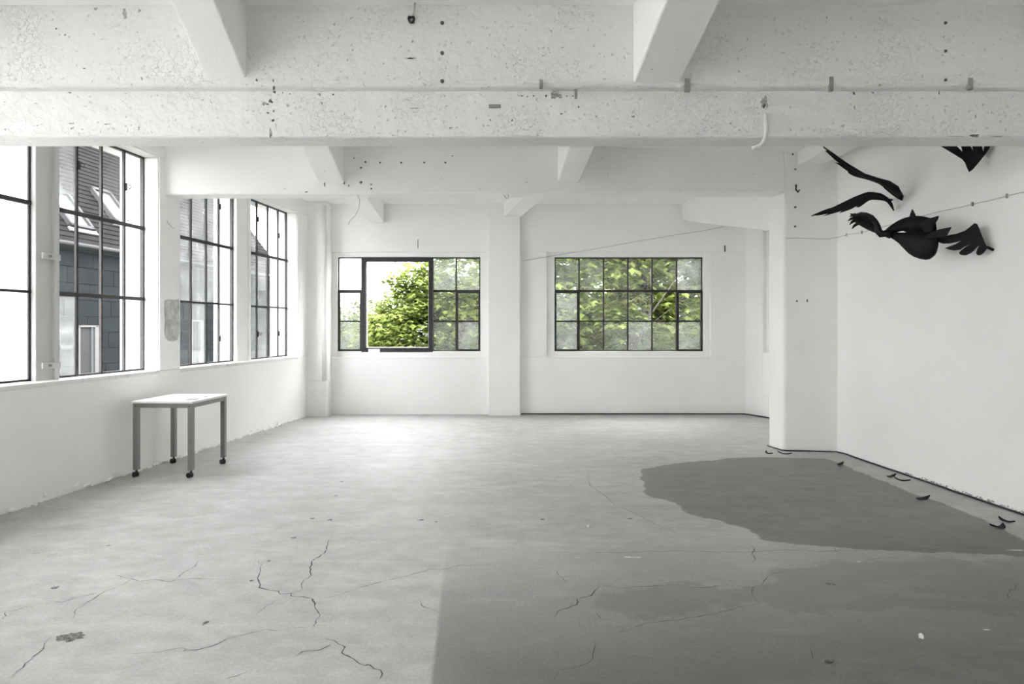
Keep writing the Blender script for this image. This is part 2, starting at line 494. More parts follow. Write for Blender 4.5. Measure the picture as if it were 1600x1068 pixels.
M['floor'] = floor_mat()
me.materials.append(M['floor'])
floor = bpy.data.objects.new('floor', me)
C.objects.link(floor)
struct(floor, 'worn grey concrete floor with cracks and darker stained patches', 'floor')
def slab_pts(h, o): return [LW(REAR - 0.3, o, h), Vector((5.3, REAR - 0.3, h)), Vector((5.3, 11.3, h)), LW(11.3, o, h)]
MB().hexa(slab_pts(-0.35, 0.3) + slab_pts(-0.004, 0.3)).build('floor_slab', 'darkwall', floor)

# ---- ceiling
ceil = MB().hexa(slab_pts(CEIL, 0.4) + slab_pts(CEIL + 0.25, 0.4)).build('ceiling', 'ceil')
struct(ceil, 'white painted concrete ceiling between the beams', 'ceiling')

# ---- left wall with its window bays
T_OUT = 0.48
W_BAYS = [(-4.0, -2.55), (-2.25, 0.75), (0.85 + 0.2, 3.85), (4.13, 7.03), (7.39, 10.43)]
SILL, HEAD = 1.02, 3.38
w = MB()
w.box(LW, REAR, 11.5, 0, T_OUT, -0.3, SILL)
w.box(LW, REAR, 11.5, 0, T_OUT, HEAD, CEIL + 0.1)
edges = [REAR] + [e for bay in W_BAYS for e in bay] + [11.5]
for k in range(0, len(edges), 2):
    w.box(LW, edges[k], edges[k + 1], 0, T_OUT, SILL, HEAD)
wall_left = w.build('wall_left', 'wall', bevel=0.012)
struct(wall_left, 'white plastered left wall with deep iron window bays', 'wall')

# ---- back wall, with a shallow recess around each window
BT = 0.17
def bx(x): return (x - 800) / FPX * 11.09
W5 = (bx(527.5), bx(750.5)); W6 = (bx(866.5), bx(1098.5))
WB0, WB1 = 1.085, 2.715
R_LO, R_HI = 0.99, 2.80
RC = 0.06
xl, xr = -3.75, 4.03
w = MB()
w.box(BW, xl, xr + 0.1, 0, BT, -0.3, R_LO)
w.box(BW, xl, xr + 0.1, 0, BT, R_HI, CEIL + 0.1)
w.box(BW, xl, W5[0], RC, BT, R_LO, R_HI)
w.box(BW, W5[0], W5[1], RC, BT, R_LO, WB0)
w.box(BW, W5[0], W5[1], RC, BT, WB1, R_HI)
w.box(BW, W5[1], -0.1, RC, BT, R_LO, R_HI)
w.box(BW, -0.1, 0.60, 0, BT, R_LO, R_HI)
w.box(BW, 0.60, W6[0], RC, BT, R_LO, R_HI)
w.box(BW, W6[0], W6[1], RC, BT, R_LO, WB0)
w.box(BW, W6[0], W6[1], RC, BT, WB1, R_HI)
w.box(BW, W6[1], 3.42, RC, BT, R_LO, R_HI)
w.box(BW, 3.42, xr + 0.1, 0, BT, R_LO, R_HI)
wall_back = w.build('wall_back', 'wall', bevel=0.008)
struct(wall_back, 'white plastered back wall with two window recesses', 'wall')

# ---- slanting wall of the far right bay, its blind recess, and the return behind the pillar
A = Vector((4.03, 11.03, 0)); B_ = Vector((4.70, 9.49, 0))
du = (B_ - A).normalized(); dn = Vector((-du.y, du.x, 0))
if dn.x < 0: dn = -dn
def DW(u, d, h): return A + du * u + dn * d + Vector((0, 0, h))
ulen = (B_ - A).length
w = MB()
w.box(DW, -0.15, 0.385, 0, 0.3, -0.3, CEIL + 0.1)
w.box(DW, 0.385, ulen, 0, 0.3, -0.3, 1.08)
w.box(DW, 0.385, ulen, 0, 0.3, 3.10, CEIL + 0.1)
w.box(DW, 0.385, ulen, 0.07, 0.3, 1.08, 3.10)
wall_bay = w.build('wall_far_right', 'wall', bevel=0.008)
struct(wall_bay, 'narrow white slanting wall with a blind recess behind the right pillar', 'wall')
MB().box(ID, 4.2, 5.2, 8.3, 8.5, -0.3, CEIL + 0.1).box(ID, 4.70, 4.9, 8.3, 9.6, -0.3, CEIL + 0.1).build('return_wall', 'wall', wall_bay)

# ---- right wall
def RW(s, d, h): return Vector((RX0 + RK * s + d, s, h))
wall_right = MB().box(RW, REAR, 8.5, 0, 0.35, -0.3, CEIL + 0.1).build('wall_right', 'wall')
struct(wall_right, 'plain white plastered right wall behind the black carvings', 'wall')
# ---- rear wall behind the camera
wall_rear = MB().box(ID, -5.2, 5.2, REAR - 0.3, REAR, -0.3, CEIL + 0.1).build('wall_rear', 'wall')
struct(wall_rear, 'white plastered wall behind the viewer', 'wall')

# ---- beams
b = MB()
b.box(ID, -4.60, 4.5, 4.30, 4.53, 2.775, CEIL + 0.05)
beam1 = b.build('ceiling_beam', 'beam', bevel=0.018, seg=3)
struct(beam1, 'deep chipped white concrete beam crossing the ceiling nearest the viewer', 'beam')
MB().box(ID, -4.60, 4.5, 4.215, 4.33, 3.085, CEIL + 0.05).build('beam_upper_ledge', 'beam', beam1, bevel=0.035, seg=4)

yl, yr = 7.10, 7.74
hl, hr = 2.97, 3.128
b = MB()
b.hexa([Vector((-3.95, yl, hl)), Vector((3.30, yr, hr)), Vector((3.30, yr + 0.25, hr)), Vector((-3.95, yl + 0.25, hl)),
        Vector((-3.95, yl, CEIL + 0.05)), Vector((3.30, yr, CEIL + 0.05)), Vector((3.30, yr + 0.25, CEIL + 0.05)), Vector((-3.95, yl + 0.25, CEIL + 0.05))])
beam2 = b.build('ceiling_beam', 'beam_fine', bevel=0.02, seg=3)
struct(beam2, 'smoother white concrete beam further back, running into the right pillar', 'beam')

def joist(name, secs, mat, label):
    o = MB().sections([[Vector((a, y, z)), Vector((c, y, z)), Vector((c, y, CEIL + 0.04)), Vector((a, y, CEIL + 0.04))] for a, c, y, z in secs]).build(name, mat, bevel=0.012)
    return struct(o, label, 'joist')
joist('ceiling_joist', [(-1.56, -1.29, -5.98, 3.42), (-1.99, -1.727, 3.68, 3.42), (-2.012, -1.751, 4.22, 3.14), (-2.03, -1.77, 4.52, 3.14),
                        (-2.06, -1.79, 5.1, 3.40), (-2.16, -1.873, 6.50, 3.36), (-2.20, -1.912, 7.30, 3.133), (-2.21, -1.92, 7.53, 3.133), (-2.26, -1.96, 8.1, 3.31), (-2.46, -2.206, 11.02, 3.30)],
      'beam_fine', 'haunched white joist on the left side of the ceiling')
joist('ceiling_joist', [(1.79, 2.1, -5.98, 3.36), (0.87, 1.18, 3.50, 3.36), (0.80, 1.107, 4.22, 3.11), (0.77, 1.07, 4.52, 3.11),
                        (0.73, 1.02, 5.1, 3.40), (0.61, 0.88, 6.85, 3.42), (0.535, 0.79, 7.54, 3.20), (0.50, 0.76, 7.77, 3.20), (0.43, 0.70, 8.1, 3.386), (-0.165, 0.143, 11.02, 3.386)],
      'beam_fine', 'haunched white joist ending on the pilaster between the back windows')
g = MB().sections([[Vector((3.46, y, 3.46)), Vector((3.76, y, 3.46)), Vector((3.76, y, CEIL + .04)), Vector((3.46, y, CEIL + .04))] for y in (REAR + .02, 7.80)]).build('ceiling_joist', 'beam_fine', bevel=0.01)
struct(g, 'white joist meeting the top of the right pillar from the front', 'joist')
g = MB().sections([[Vector((a, y, z)), Vector((c, y, z)), Vector((c, y, CEIL + .04)), Vector((a, y, CEIL + .04))] for a, c, y, z in
                   [(3.27, 3.66, 8.0, 2.70), (2.925, 3.35, 11.02, 3.335)]]).build('ceiling_joist', 'beam_fine', bevel=0.008)
struct(g, 'sloping white haunch running from the right pillar to the back wall', 'joist')

# ---- pillars
col_pts = [(3.30, 7.765), (3.98, 7.70), (4.2, 8.5), (3.9, 8.5), (3.235, 8.07)]
right_col = MB().sections([[Vector((x, y, z)) for x, y in col_pts] for z in (-0.1, CEIL + 0.04)]).build('pillar', 'wall', bevel=0.03, seg=3)
struct(right_col, 'white square pillar against the right wall below the carvings', 'pillar')
mid = MB().box(ID, -0.405, 0.142, 10.885, 11.2, -0.1, CEIL + 0.04).build('pilaster', 'wall', bevel=0.015)
struct(mid, 'flat white pilaster between the two back windows', 'pillar')
cc = MB().box(ID, -3.62, -3.12, 10.80, 11.2, -0.1, CEIL + 0.04).build('corner_pillar', 'wall', bevel=0.07, seg=4)
struct(cc, 'rounded white pillar in the far left corner', 'pillar')
MB().box(ID, -3.60, -3.105, 10.785, 11.2, -0.1, 0.62).build('plinth', 'wall', cc, bevel=0.05, seg=3)
MB().tube([(-3.165, 10.80, 0.6), (-3.165, 10.80, 1.6), (-3.17, 10.80, 3.55)], 0.04, 12).build('drain_pipe', 'white_paint', cc, smooth=True)

# ---- window posts between the paired units of the left wall
D_WIN = 0.18
posts = [(-3.3, -3.1), (-0.92, -0.6), (2.3, 2.6), (5.574, 5.79), (8.815, 9.14)]
for k, (a, c) in enumerate(posts):
    o = MB().box(LW, a, c, 0.13, T_OUT - 0.01, SILL - 0.02, HEAD + 0.02).build('window_post', 'post' if k == 3 else 'wall', wall_left, bevel=0.008)
    MB().box(LW, c - 0.045, c + 0.01, 0.105, 0.2, SILL, HEAD).build('cover_strip', 'post' if k == 3 else 'wall', o, bevel=0.005)
    if k == 3:
        for h in (2.13, 1.16):
            MB().box(LW, a + 0.03, c + 0.01, 0.092, 0.106, h - 0.028, h + 0.028).build('hinge_plate', 'post', o, bevel=0.004)
            MB().tube([LW(a + 0.1, 0.07, h), LW(a + 0.1, 0.1, h)], 0.011, 8).build('bolt', 'tab', o)

# ---- iron windows
def bars(mb, tf, u0, u1, v0, v1, d0, d1):
    mb.box(tf, u0, u1, d0, d1, v0, v1)

def window(name, tf, us, vs, panes, label, dw, bw=0.024, mat='iron', thick_rows=(), sashes=(), opening=None, latches=()):
    root = empty(name, tf((us[0] + us[-1]) / 2, dw, vs[0]))
    struct(root, label, 'window')
    u0, u1, v0, v1 = us[0], us[-1], vs[0], vs[-1]
    f = MB(); e = bw * 0.8
    f.box(tf, u0, u0 + e, dw, dw + 0.04, v0, v1).box(tf, u1 - e, u1, dw, dw + 0.04, v0, v1)
    f.box(tf, u0, u1, dw, dw + 0.04, v0, v0 + e).box(tf, u0, u1, dw, dw + 0.04, v1 - e, v1)
    f.build('frame', mat, root)
    h = bw / 2
    op = opening
    for i in range(1, len(us) - 1):
        segs = [(v0, v1)]
        if op and op[0] < i < op[1]: segs = []
        for (a, b) in segs:
            MB().box(tf, us[i] - h, us[i] + h, dw - 0.004, dw + 0.020, a, b).build('glazing_bar', mat, root)
    for j in range(1, len(vs) - 1):
        hh = h * (1.55 if j in thick_rows else 1)
        segs = [(u0, u1)]
        if op: segs = [(u0, us[op[0]]), (us[op[1]], u1)]
        for (a, b) in segs:
            MB().box(tf, a, b, dw - 0.007, dw + 0.022, vs[j] - hh, vs[j] + hh).build('glazing_bar', mat, root)
    for (i0, i1, j0, j1) in sashes:
        a, b, c, d = us[i0], us[i1], vs[j0], vs[j1]
        s = MB(); t = 0.036
        s.box(tf, a, a + t, dw - 0.022, dw + 0.02, c, d).box(tf, b - t, b, dw - 0.022, dw + 0.02, c, d)
        s.box(tf, a + t, b - t, dw - 0.022, dw + 0.02, c, c + t).box(tf, a + t, b - t, dw - 0.022, dw + 0.02, d - t, d)
        so = s.build('sash', mat, root, bevel=0.004)
        side = a if i0 == 0 else b
        for q in (0.18, 0.82):
            sg = -1 if i0 == 0 else 1
            MB().box(tf, side - 0.035 * (sg < 0), side + 0.035 * (sg > 0), dw - 0.035, dw, c + (d - c) * q - 0.03, c + (d - c) * q + 0.03).build('hinge', 'iron_worn', so, bevel=0.004)
    for i in range(len(us) - 1):
        for j in range(len(vs) - 1):
            if op and op[0] <= i < op[1]: continue
            k = panes[j][i] if panes else 'c'
            MB().box(tf, us[i] + h * 0.5, us[i + 1] - h * 0.5, dw + 0.012, dw + 0.017, vs[j] + h * 0.5, vs[j + 1] - h * 0.5)
            # a pane is one thin sheet so that light crosses it once
            q = MB().add([tf(us[i], dw + 0.014, vs[j]), tf(us[i + 1], dw + 0.014, vs[j]), tf(us[i + 1], dw + 0.014, vs[j + 1]), tf(us[i], dw + 0.014, vs[j + 1])], [(0, 1, 2, 3)])
            q.build('pane', 'g_' + k, root)
    for (u, v) in latches:
        l = MB().box(tf, u - 0.008, u + 0.008, dw - 0.02, dw, v - 0.04, v + 0.04)
        l.tube([tf(u, dw - 0.03, v + 0.01), tf(u + 0.015, dw - 0.045, v + 0.02), tf(u + 0.025, dw - 0.045, v + 0.0), tf(u + 0.012, dw - 0.045, v - 0.02), tf(u, dw - 0.03, v - 0.01)], 0.005, 6)
        l.build('latch', 'iron_worn', root)
    return root

def rows4(a, b, n): return [a + (b - a) * k / n for k in range(n + 1)]
V_L = [SILL + 0.01, 1.81, 2.585, HEAD - 0.01]
# panes are listed from the bottom row up, from near to far
window('window_1', LW, rows4(4.32, 5.574, 4), V_L, ['ffff', 'ffff', 'ffff'], 'nearest iron window unit, cut by the left edge of the photo', D_WIN, thick_rows=(2,))
window('window_2', LW, [5.79, 6.087, 6.40, 6.72, 7.026], V_L, ['bccc', 'cccc', 'bcdc'], 'iron window unit beside the grey post, clear panes showing the slate building', D_WIN,
       thick_rows=(1, 2), latches=((6.1, 3.05), (6.73, 2.98)))
window('window_3', LW, [7.55, 7.862, 8.182, 8.47, 8.81], V_L, ['dbcc', 'bbbc', 'bbbc'], 'iron window unit directly beyond the pier with the torn paper', D_WIN,
       thick_rows=(2,), latches=((7.87, 3.3), (8.48, 3.1), (8.48, 1.35)))
window('window_4', LW, [9.14, 9.46, 9.79, 10.12, 10.43], V_L, ['bbcc', 'bbcc', 'bccc'], 'farthest iron window unit of the left wall, next to the corner pillar', D_WIN,
       thick_rows=(2,), latches=((9.48, 3.1), (10.13, 2.95), (9.48, 1.4), (10.13, 1.4)))
# the same windows go on along the wall beside and behind the viewer
n_w = 7
for (a, c), (p0, p1) in zip(W_BAYS[:3], posts[:3]):
    for (u, v) in ((a + 0.05, p0), (p1, c - 0.02)):
        window('window_%d' % n_w, LW, rows4(u, v, 4), V_L, ['ffff', 'ffff', 'cccc'], 'iron window unit of the left wall behind the viewer, number %d from the front' % (n_w - 6), D_WIN)
        n_w += 1

D_B = 0.10
u5 = [W5[0], bx(565), bx(602), bx(638), bx(676), bx(712.5), W5[1]]
V_B = [WB0, 1.605, 2.13, WB1]
window('window_5', BW, u5, V_B, ['m...hm', 'h...dd', 'f...mm'], 'left back window with its wide middle sash standing open onto the trees', D_B, thick_rows=(2,),
       sashes=((0, 1, 0, 2), (5, 6, 0, 2)), opening=(1, 4))
wr = bpy.data.objects['window_5']
s = MB(); a, c = u5[1] - 0.005, u5[4] + 0.005; lo, hi = WB0 - 0.015, WB1 - 0.005; t = 0.074
s.box(BW, a, a + t, D_B - 0.05, D_B + 0.05, lo, hi).box(BW, c - t, c, D_B - 0.05, D_B + 0.05, lo, hi)
s.box(BW, a + t, c - t, D_B - 0.05, D_B + 0.05, lo, lo + t).box(BW, a + t, c - t, D_B - 0.05, D_B + 0.05, hi - t, hi)
so = s.build('opening_frame', 'iron', wr, bevel=0.006)
s = MB(); t2 = 0.010; a += t; c -= t; lo += t; hi -= t
s.box(BW, a, a + t2, D_B, D_B + 0.06, lo, hi).box(BW, c - t2, c, D_B, D_B + 0.06, lo, hi).box(BW, a, c, D_B, D_B + 0.06, lo, lo + t2)
s.build('rebate_strip', 'white_paint', so)
u6 = [W6[0], bx(905), bx(943.5), bx(981.5), bx(1019.5), bx(1058), W6[1]]
window('window_6', BW, u6, V_B, ['mdhmhm', 'mdddcd', 'hhdddm'], 'right back window of eighteen small panes, all shut', D_B, thick_rows=(2,), sashes=((0, 1, 0, 2), (5, 6, 0, 2)))

# sills of the left bays and flaking plaster over them
for (a, c) in W_BAYS[3:]:
    MB().box(LW, a, c, -0.006, 0.2, SILL - 0.035, SILL + 0.008).build('window_sill', 'reveal', wall_left, bevel=0.01, seg=3)
    MB().box(LW, a, c, 0.012, D_WIN + 0.03, HEAD - 0.012, HEAD + 0.03).build('window_head', 'reveal', wall_left, bevel=0.004)
    MB().box(LW, c - 0.008, c + 0.02, 0.02, D_WIN + 0.02, SILL + 0.01, HEAD - 0.02).build('window_jamb', 'reveal', wall_left)
for (a, c) in ((bx(513), bx(762)), (0.60, 3.42)):
    MB().box(BW, a, c, -0.004, RC + 0.03, R_LO - 0.03, R_LO + 0.004).build('window_sill', 'wall', wall_back, bevel=0.01, seg=3)

# ================================================================== FLOOR DETAIL
def wander(pts, amp, step=0.05):
    out_ = []
    for k in range(len(pts) - 1):
        a, b_ = pts[k], pts[k + 1]
        n = max(2, int((b_ - a).length / step))
        for i in range(n):
            p = a.lerp(b_, i / n)
            out_.append(p + Vector((random.uniform(-amp, amp), random.uniform(-amp, amp), 0)))
    out_.append(pts[-1])
    return out_

def ribbon(name, pts, wmax, mat, parent, z=0.0012):
    n = len(pts); vs = []; fs = []
    for k, p in enumerate(pts):
        t = (pts[min(k + 1, n - 1)] - pts[max(k - 1, 0)]); t.z = 0; t.normalize()
        s_ = Vector((-t.y, t.x, 0))
        ww = wmax * random.uniform(0.25, 1.0) * min(1, 0.25 + 3 * min(k, n - 1 - k) / n) / 2
        vs += [p + s_ * ww + Vector((0, 0, z)), p - s_ * ww + Vector((0, 0, z))]
        if k: fs.append((2 * k - 2, 2 * k - 1, 2 * k + 1, 2 * k))
    return MB().add(vs, fs).build(name, mat, parent)

def z3(l): return [(x / 2, 640 + y / 2) for x, y in l]
def z4(l): return [(800 + x / 2, 640 + y / 2) for x, y in l]
cracks = [z3(l) for l in [
    [(350, 505), (365, 515), (420, 527), (480, 535), (600, 531), (780, 530)], [(420, 527), (335, 565), (225, 625), (220, 655)],
    [(808, 475), (800, 510), (808, 540), (850, 560), (870, 580), (920, 577), (950, 585), (978, 600), (985, 635), (985, 665), (975, 680)],
    [(920, 577), (940, 560), (965, 520), (985, 475), (1020, 440), (1035, 400)], [(990, 595), (1060, 580), (1150, 545), (1260, 525), (1340, 500), (1420, 490), (1600, 475)],
    [(150, 705), (140, 745), (100, 785), (20, 840)], [(390, 770), (480, 755), (560, 745), (570, 755), (660, 745), (760, 700), (830, 690), (975, 675)],
    [(1035, 710), (1065, 745), (1075, 770), (1150, 795), (1180, 815), (1182, 845)], [(1300, 600), (1375, 635)], [(870, 595), (800, 640)], [(140, 605), (200, 600), (280, 580), (335, 565)], [(0, 660), (20, 635), (130, 605)],
    [(920, 770), (1000, 745), (1035, 735)], [(520, 540), (570, 515), (620, 470)], [(700, 850), (780, 815)], [(1050, 205), (900, 200), (620, 208)]]]
cracks += [z4(l) for l in [
    [(0, 188), (150, 183), (300, 175), (480, 178), (560, 180)], [(235, 190), (240, 235), (280, 265), (330, 300), (390, 325), (460, 360), (520, 390)], [(755, 420), (757, 450), (747, 480)],
    [(270, 553), (500, 550), (750, 553)], [(270, 550), (235, 585), (190, 605), (130, 650)], [(860, 500), (790, 525), (755, 553), (770, 605)], [(140, 500), (175, 540)], [(270, 630), (268, 655)],
    [(770, 605), (640, 630), (500, 655), (350, 690), (330, 680)], [(930, 745), (940, 785)], [(1000, 815), (1030, 840)], [(120, 840), (190, 805), (240, 790), (260, 715)], [(1000, 430), (1030, 450)],
    [(1080, 475), (1150, 465), (1210, 465)], [(0, 448), (400, 444), (900, 440), (1600, 430)], [(1580, 550), (1560, 575), (1530, 600)]]]
heavy = {2, 3, 7, 18 + 2, 16 + 4}
for k, l in enumerate(cracks):
    pts = wander(wander([F(x, y) for x, y in l], 0.022, 0.12), 0.008, 0.03)
    ribbon('crack', pts, 0.011 if k in heavy else 0.0065, 'crack', floor)
def patch(name, c, rx, ry, mat, parent, z=0.0014, n=18, jit=0.35):
    vs = [Vector((c.x, c.y, z))]
    for i in range(n):
        a = 2 * math.pi * i / n; q = 1 + random.uniform(-jit, jit)
        vs.append(Vector((c.x + rx * q * math.cos(a), c.y + ry * q * math.sin(a), z)))
    return MB().add(vs, [(0, 1 + i, 1 + (i + 1) % n) for i in range(n)]).build(name, mat, parent)
M['chip'] = simple('exposed_aggregate', (0.19, 0.188, 0.18), 0.95, var=0.9, scale=70, bump=1.0)
for (x, y, rx, ry) in [(112, 994, 0.062, 0.045), (85, 918, 0.022, 0.02), (321, 973, 0.012, 0.02), (488, 810, 0.018, 0.02), (516, 812, 0.02, 0.02), (658, 812, 0.028, 0.02), (681, 815, 0.012, 0.015), (459, 840, 0.018, 0.016),
                       (420, 876, 0.014, 0.014), (393, 907, 0.012, 0.012), (525, 774, 0.015, 0.02), (534, 752, 0.02, 0.02), (848, 811, 0.02, 0.02), (1298, 912, 0.03, 0.02), (985, 810, 0.02, 0.015), (170, 852, 0.012, 0.012)]:
    patch('floor_chip', F(x, y), rx, ry, 'chip', floor)
for (x, y, rx, ry) in [(62, 861, 0.07, 0.04), (82, 867, 0.05, 0.03), (138, 860, 0.05, 0.03)]:
    patch('floor_scuff', F(x, y), rx, ry, 'stain_soft', floor, z=0.0012, jit=0.5)
for (x0, y0, x1, y1) in [(974, 870, 1003, 870.5), (897, 871, 907, 871), (1572, 859, 1600, 859.5), (1338, 877, 1346, 877), (1536, 983, 1548, 984)]:
    ribbon('tape_remnant', wander([F(x0, y0), F(x1, y1)], 0.002, 0.02), 0.018, 'paper', floor)

# scraps and feathers on the floor
def scrap(x, y, r, mat, label, cat, name):
    c = F(x, y); n = 7
    top = [Vector((c.x + r * random.uniform(.6, 1.2) * math.cos(6.283 * i / n), c.y + r * random.uniform(.6, 1.2) * math.sin(6.283 * i / n), random.uniform(.006, .02))) for i in range(n)]
    bot = [Vector((p.x, p.y, 0.001)) for p in top]
    o = MB().sections([bot, top]).build(name, mat)
    return tag(o, label, cat)
scrap(1439, 996, 0.012, 'paper', 'crumpled white paper scrap on the dark floor at lower right', 'paper scrap', 'paper_scrap')
scrap(919, 823, 0.012, 'paper', 'tiny white paper scrap on the floor in front of the dark stain', 'paper scrap', 'paper_scrap')
c = F(1295, 1034)
lf = [(-.020, 0), (-.012, .010), (0, .014), (.012, .011), (.022, .002), (.012, -.009), (0, -.012), (-.012, -.008)]
o = MB().sections([[Vector((c.x + x, c.y + y, .001)) for x, y in lf], [Vector((c.x + x * .95, c.y + y * .9, .004 + .004 * abs(x) / .02)) for x, y in lf]]).build('dried_leaf', 'stain')
tag(o, 'flat dark dried leaf lying nearest the viewer', 'dried leaf')

def feather(x0, y0, x1, y1, arch, wd, label):
    a, b_ = F(x0, y0), F(x1, y1)
    L_ = (b_ - a).length; t = (b_ - a).normalized(); s_ = Vector((-t.y, t.x, 0))
    o = empty('carved_feather', (a + b_) / 2)
    tag(o, label, 'feather', 'black carved feathers fallen along the right wall')
    n = 12; secs = []
    spine = []
    for k in range(n + 1):
        q = k / n
        c = a.lerp(b_, q) + s_ * (arch * L_ * math.sin(math.pi * q)) + Vector((0, 0, 0.006 + 0.016 * (2 * q - 1) ** 2))
        ww = 1.35 * wd * max(0.08, math.sin(math.pi * min(1, q * 0.92 + 0.06)) ** 0.8)
        spine.append(c + Vector((0, 0, 0.006)))
        secs.append([c - s_ * ww + Vector((0, 0, .004)), c + Vector((0, 0, -0.0035)), c + s_ * ww + Vector((0, 0, .004)), c + Vector((0, 0, 0.006))])
    MB().sections(secs).build('vane', 'black', o)
    MB().tube(spine, [0.003] * n + [0.0015], 6).build('shaft', 'black', o)
fe = [((65, 330), (105, 345), -0.18, .012, 'short black carved feather at the left foot of the right pillar'),
      ((135, 335), (218, 345), -0.12, .012, 'slender curved black feather along the front of the right pillar'),
      ((495, 413), (525, 397), 0.05, .020, 'stubby black feather alone on the floor just past the pillar corner'),
      ((785, 484), (838, 470), 0.03, .018, 'straight black feather touching a curved one beside the right wall'),
      ((828, 489), (925, 507), -0.16, .011, 'long bowed black feather, right one of the middle pair'),
      ((963, 618), (1040, 601), 0.03, .022, 'broad straight black feather farthest out from the right wall'),
      ((1450, 730), (1547, 757), -0.12, .020, 'long black feather nearest the right edge of the photo'),
      ((1398, 777), (1475, 768), -0.25, .020, 'bowed black feather nearest the viewer, lowest in the photo')]
for (a, c, ar, wd, lab) in fe:
    feather(1180 + a[0] / 3.81, 620 + a[1] / 3.81, 1180 + c[0] / 3.81, 620 + c[1] / 3.81, ar, wd, lab)

# black cable lying along the foot of the back wall, round the pillar and down the right wall
cp = [Vector((0.155, 11.01, 0.012)), Vector((1.5, 11.012, .012)), Vector((3.0, 11.012, .012)), Vector((4.0, 11.005, .012)), DW(0.3, -0.018, 0.012), DW(0.8, -0.018, .012)]
cb = tag(MB().tube(wander(cp, 0.003, 0.15), 0.011, 6).build('floor_cable', 'cable', smooth=True), 'thin black cable along the foot of the back wall under the closed window', 'cable')
cp = [Vector((3.215, 8.06, .012)), Vector((3.27, 7.76, .012)), Vector((3.32, 7.735, .012)), Vector((3.6, 7.705, .012)), Vector((3.88, 7.66, .012)), Vector((3.925, 7.55, .012))]
cp += [RW(s_, -0.016, 0.012) for s_ in np.linspace(7.3, 1.0, 14)]
tag(MB().tube(wander(cp, 0.004, 0.12), 0.008, 6).build('floor_cable', 'cable', smooth=True), 'black cable winding round the pillar foot and along the right wall', 'cable')
# crumbling plaster edge at the foot of the right and left walls
cr = MB()
for k in range(90):
    s_ = random.uniform(4.6, 6.5)
    p = RW(s_, -random.uniform(0.0, 0.006), random.uniform(0.018, 0.034))
    cr.blob(p, random.uniform(.003, .008), random.uniform(.006, .018), random.uniform(.003, .007), 6, 4, 0.3)
o = cr.build('crumbled_plaster', 'stain_soft', wall_right); o['kind'] = 'stuff'
cr = MB()
for k in range(150):
    s_ = random.uniform(5.0, 10.6)
    p = LW(s_, -random.uniform(0, 0.03), random.uniform(0.0, 0.02) * (1 if random.random() < .8 else 3))
    cr.blob(p, random.uniform(.008, .02), random.uniform(.012, .05), random.uniform(.006, .016), 6, 4, 0.3)
o = cr.build('crumbled_plaster', 'wall', wall_left); o['kind'] = 'stuff'

# ================================================================== TABLE
tb = empty('side_table', (-3.462, 6.715, 0))
tag(tb, 'small white-topped table with grey metal legs on casters under the left windows', 'table')
rot = Matrix.Rotation(math.radians(-3.0), 3, 'Z')
def TB(u, d, h):
    return Vector(tb.location) + rot @ Vector((u, d, h))
HW, HD = 0.305, 0.345
MB().box(TB, -HW - .006, HW + .006, -HD - .006, HD + .006, 0.742, 0.765).build('tabletop', 'tabletop', tb, bevel=0.003)
lw_ = 0.048
for (x0, x1, y0, y1) in [(-HW + lw_, HW - lw_, -HD + .004, -HD + .024), (-HW + lw_, HW - lw_, HD - .024, HD - .004), (-HW + .004, -HW + .024, -HD + lw_, HD - lw_), (HW - .024, HW - .004, -HD + lw_, HD - lw_)]:
    MB().box(TB, x0, x1, y0, y1, 0.698, 0.741).build('apron', 'steel', tb, bevel=0.002)
for sx in (-1, 1):
    for sy in (-1, 1):
        a, c = (-HW, -HW + lw_) if sx < 0 else (HW - lw_, HW)
        e, f_ = (-HD, -HD + lw_) if sy < 0 else (HD - lw_, HD)
        lg = MB().box(TB, a, c, e, f_, 0.075, 0.7415).build('leg', 'steel', tb, bevel=0.003)
        cx, cy = (a + c) / 2, (e + f_) / 2
        if sy < 0:
            MB().tube([TB(cx - sx * 0.006, e - .001, 0.715), TB(cx - sx * .006, e + .004, 0.715)], 0.006, 8).build('bolt', 'rubber', lg)
        ang = random.uniform(0, 3.14)
        dx, dy = math.cos(ang), math.sin(ang)
        c0 = TB(cx, cy, 0.0)
        ax = Vector((-dy, dx, 0)); off = Vector((dx, dy, 0)) * 0.016
        cs = MB()
        for sgn in (-1, 1):
            ctr = c0 + off + ax * 0.013 * sgn + Vector((0, 0, 0.027))
            cs.tube([ctr - ax * 0.009, ctr - ax * .0085, ctr + ax * .0085, ctr + ax * 0.009], [0.022, 0.0265, 0.0265, 0.022], 16)
        cs.build('caster_wheel', 'rubber', lg, smooth=False)
        MB().tube([c0 + Vector((0, 0, 0.08)), c0 + Vector((0, 0, .055)), c0 + off * .6 + Vector((0, 0, .045))], [0.009, 0.012, 0.01], 8).build('caster_stem', 'rubber', lg)
def onT(x0, x1, y0, y1, t, mat, name, label, cat, ang=0.0):
    cxx, cyy = (x0 + x1) / 2, (y0 + y1) / 2
    r2 = Matrix.Rotation(ang, 3, 'Z')
    tf = lambda u, d, h: TB(*(r2 @ Vector((u - cxx, d - cyy, 0)) + Vector((cxx, cyy, h))))
    return tag(MB().box(tf, x0, x1, y0, y1, 0.7652, 0.7652 + t).build(name, mat, bevel=0.001), label, cat)
onT(-0.14, 0.04, -0.1, 0.12, 0.0015, 'paper', 'paper_sheet', 'flat white sheet of paper lying on the table', 'paper', 0.15)
onT(0.16, 0.26, -0.24, -0.10, 0.006, 'paper_grey', 'leaflet_stack', 'thin grey leaflet pile near the front right corner of the table', 'leaflet', 0.3)
onT(0.22, 0.25, 0.02, 0.06, 0.010, 'stain_soft', 'small_block', 'small grey block behind the leaflets on the table', 'block', 0.2)

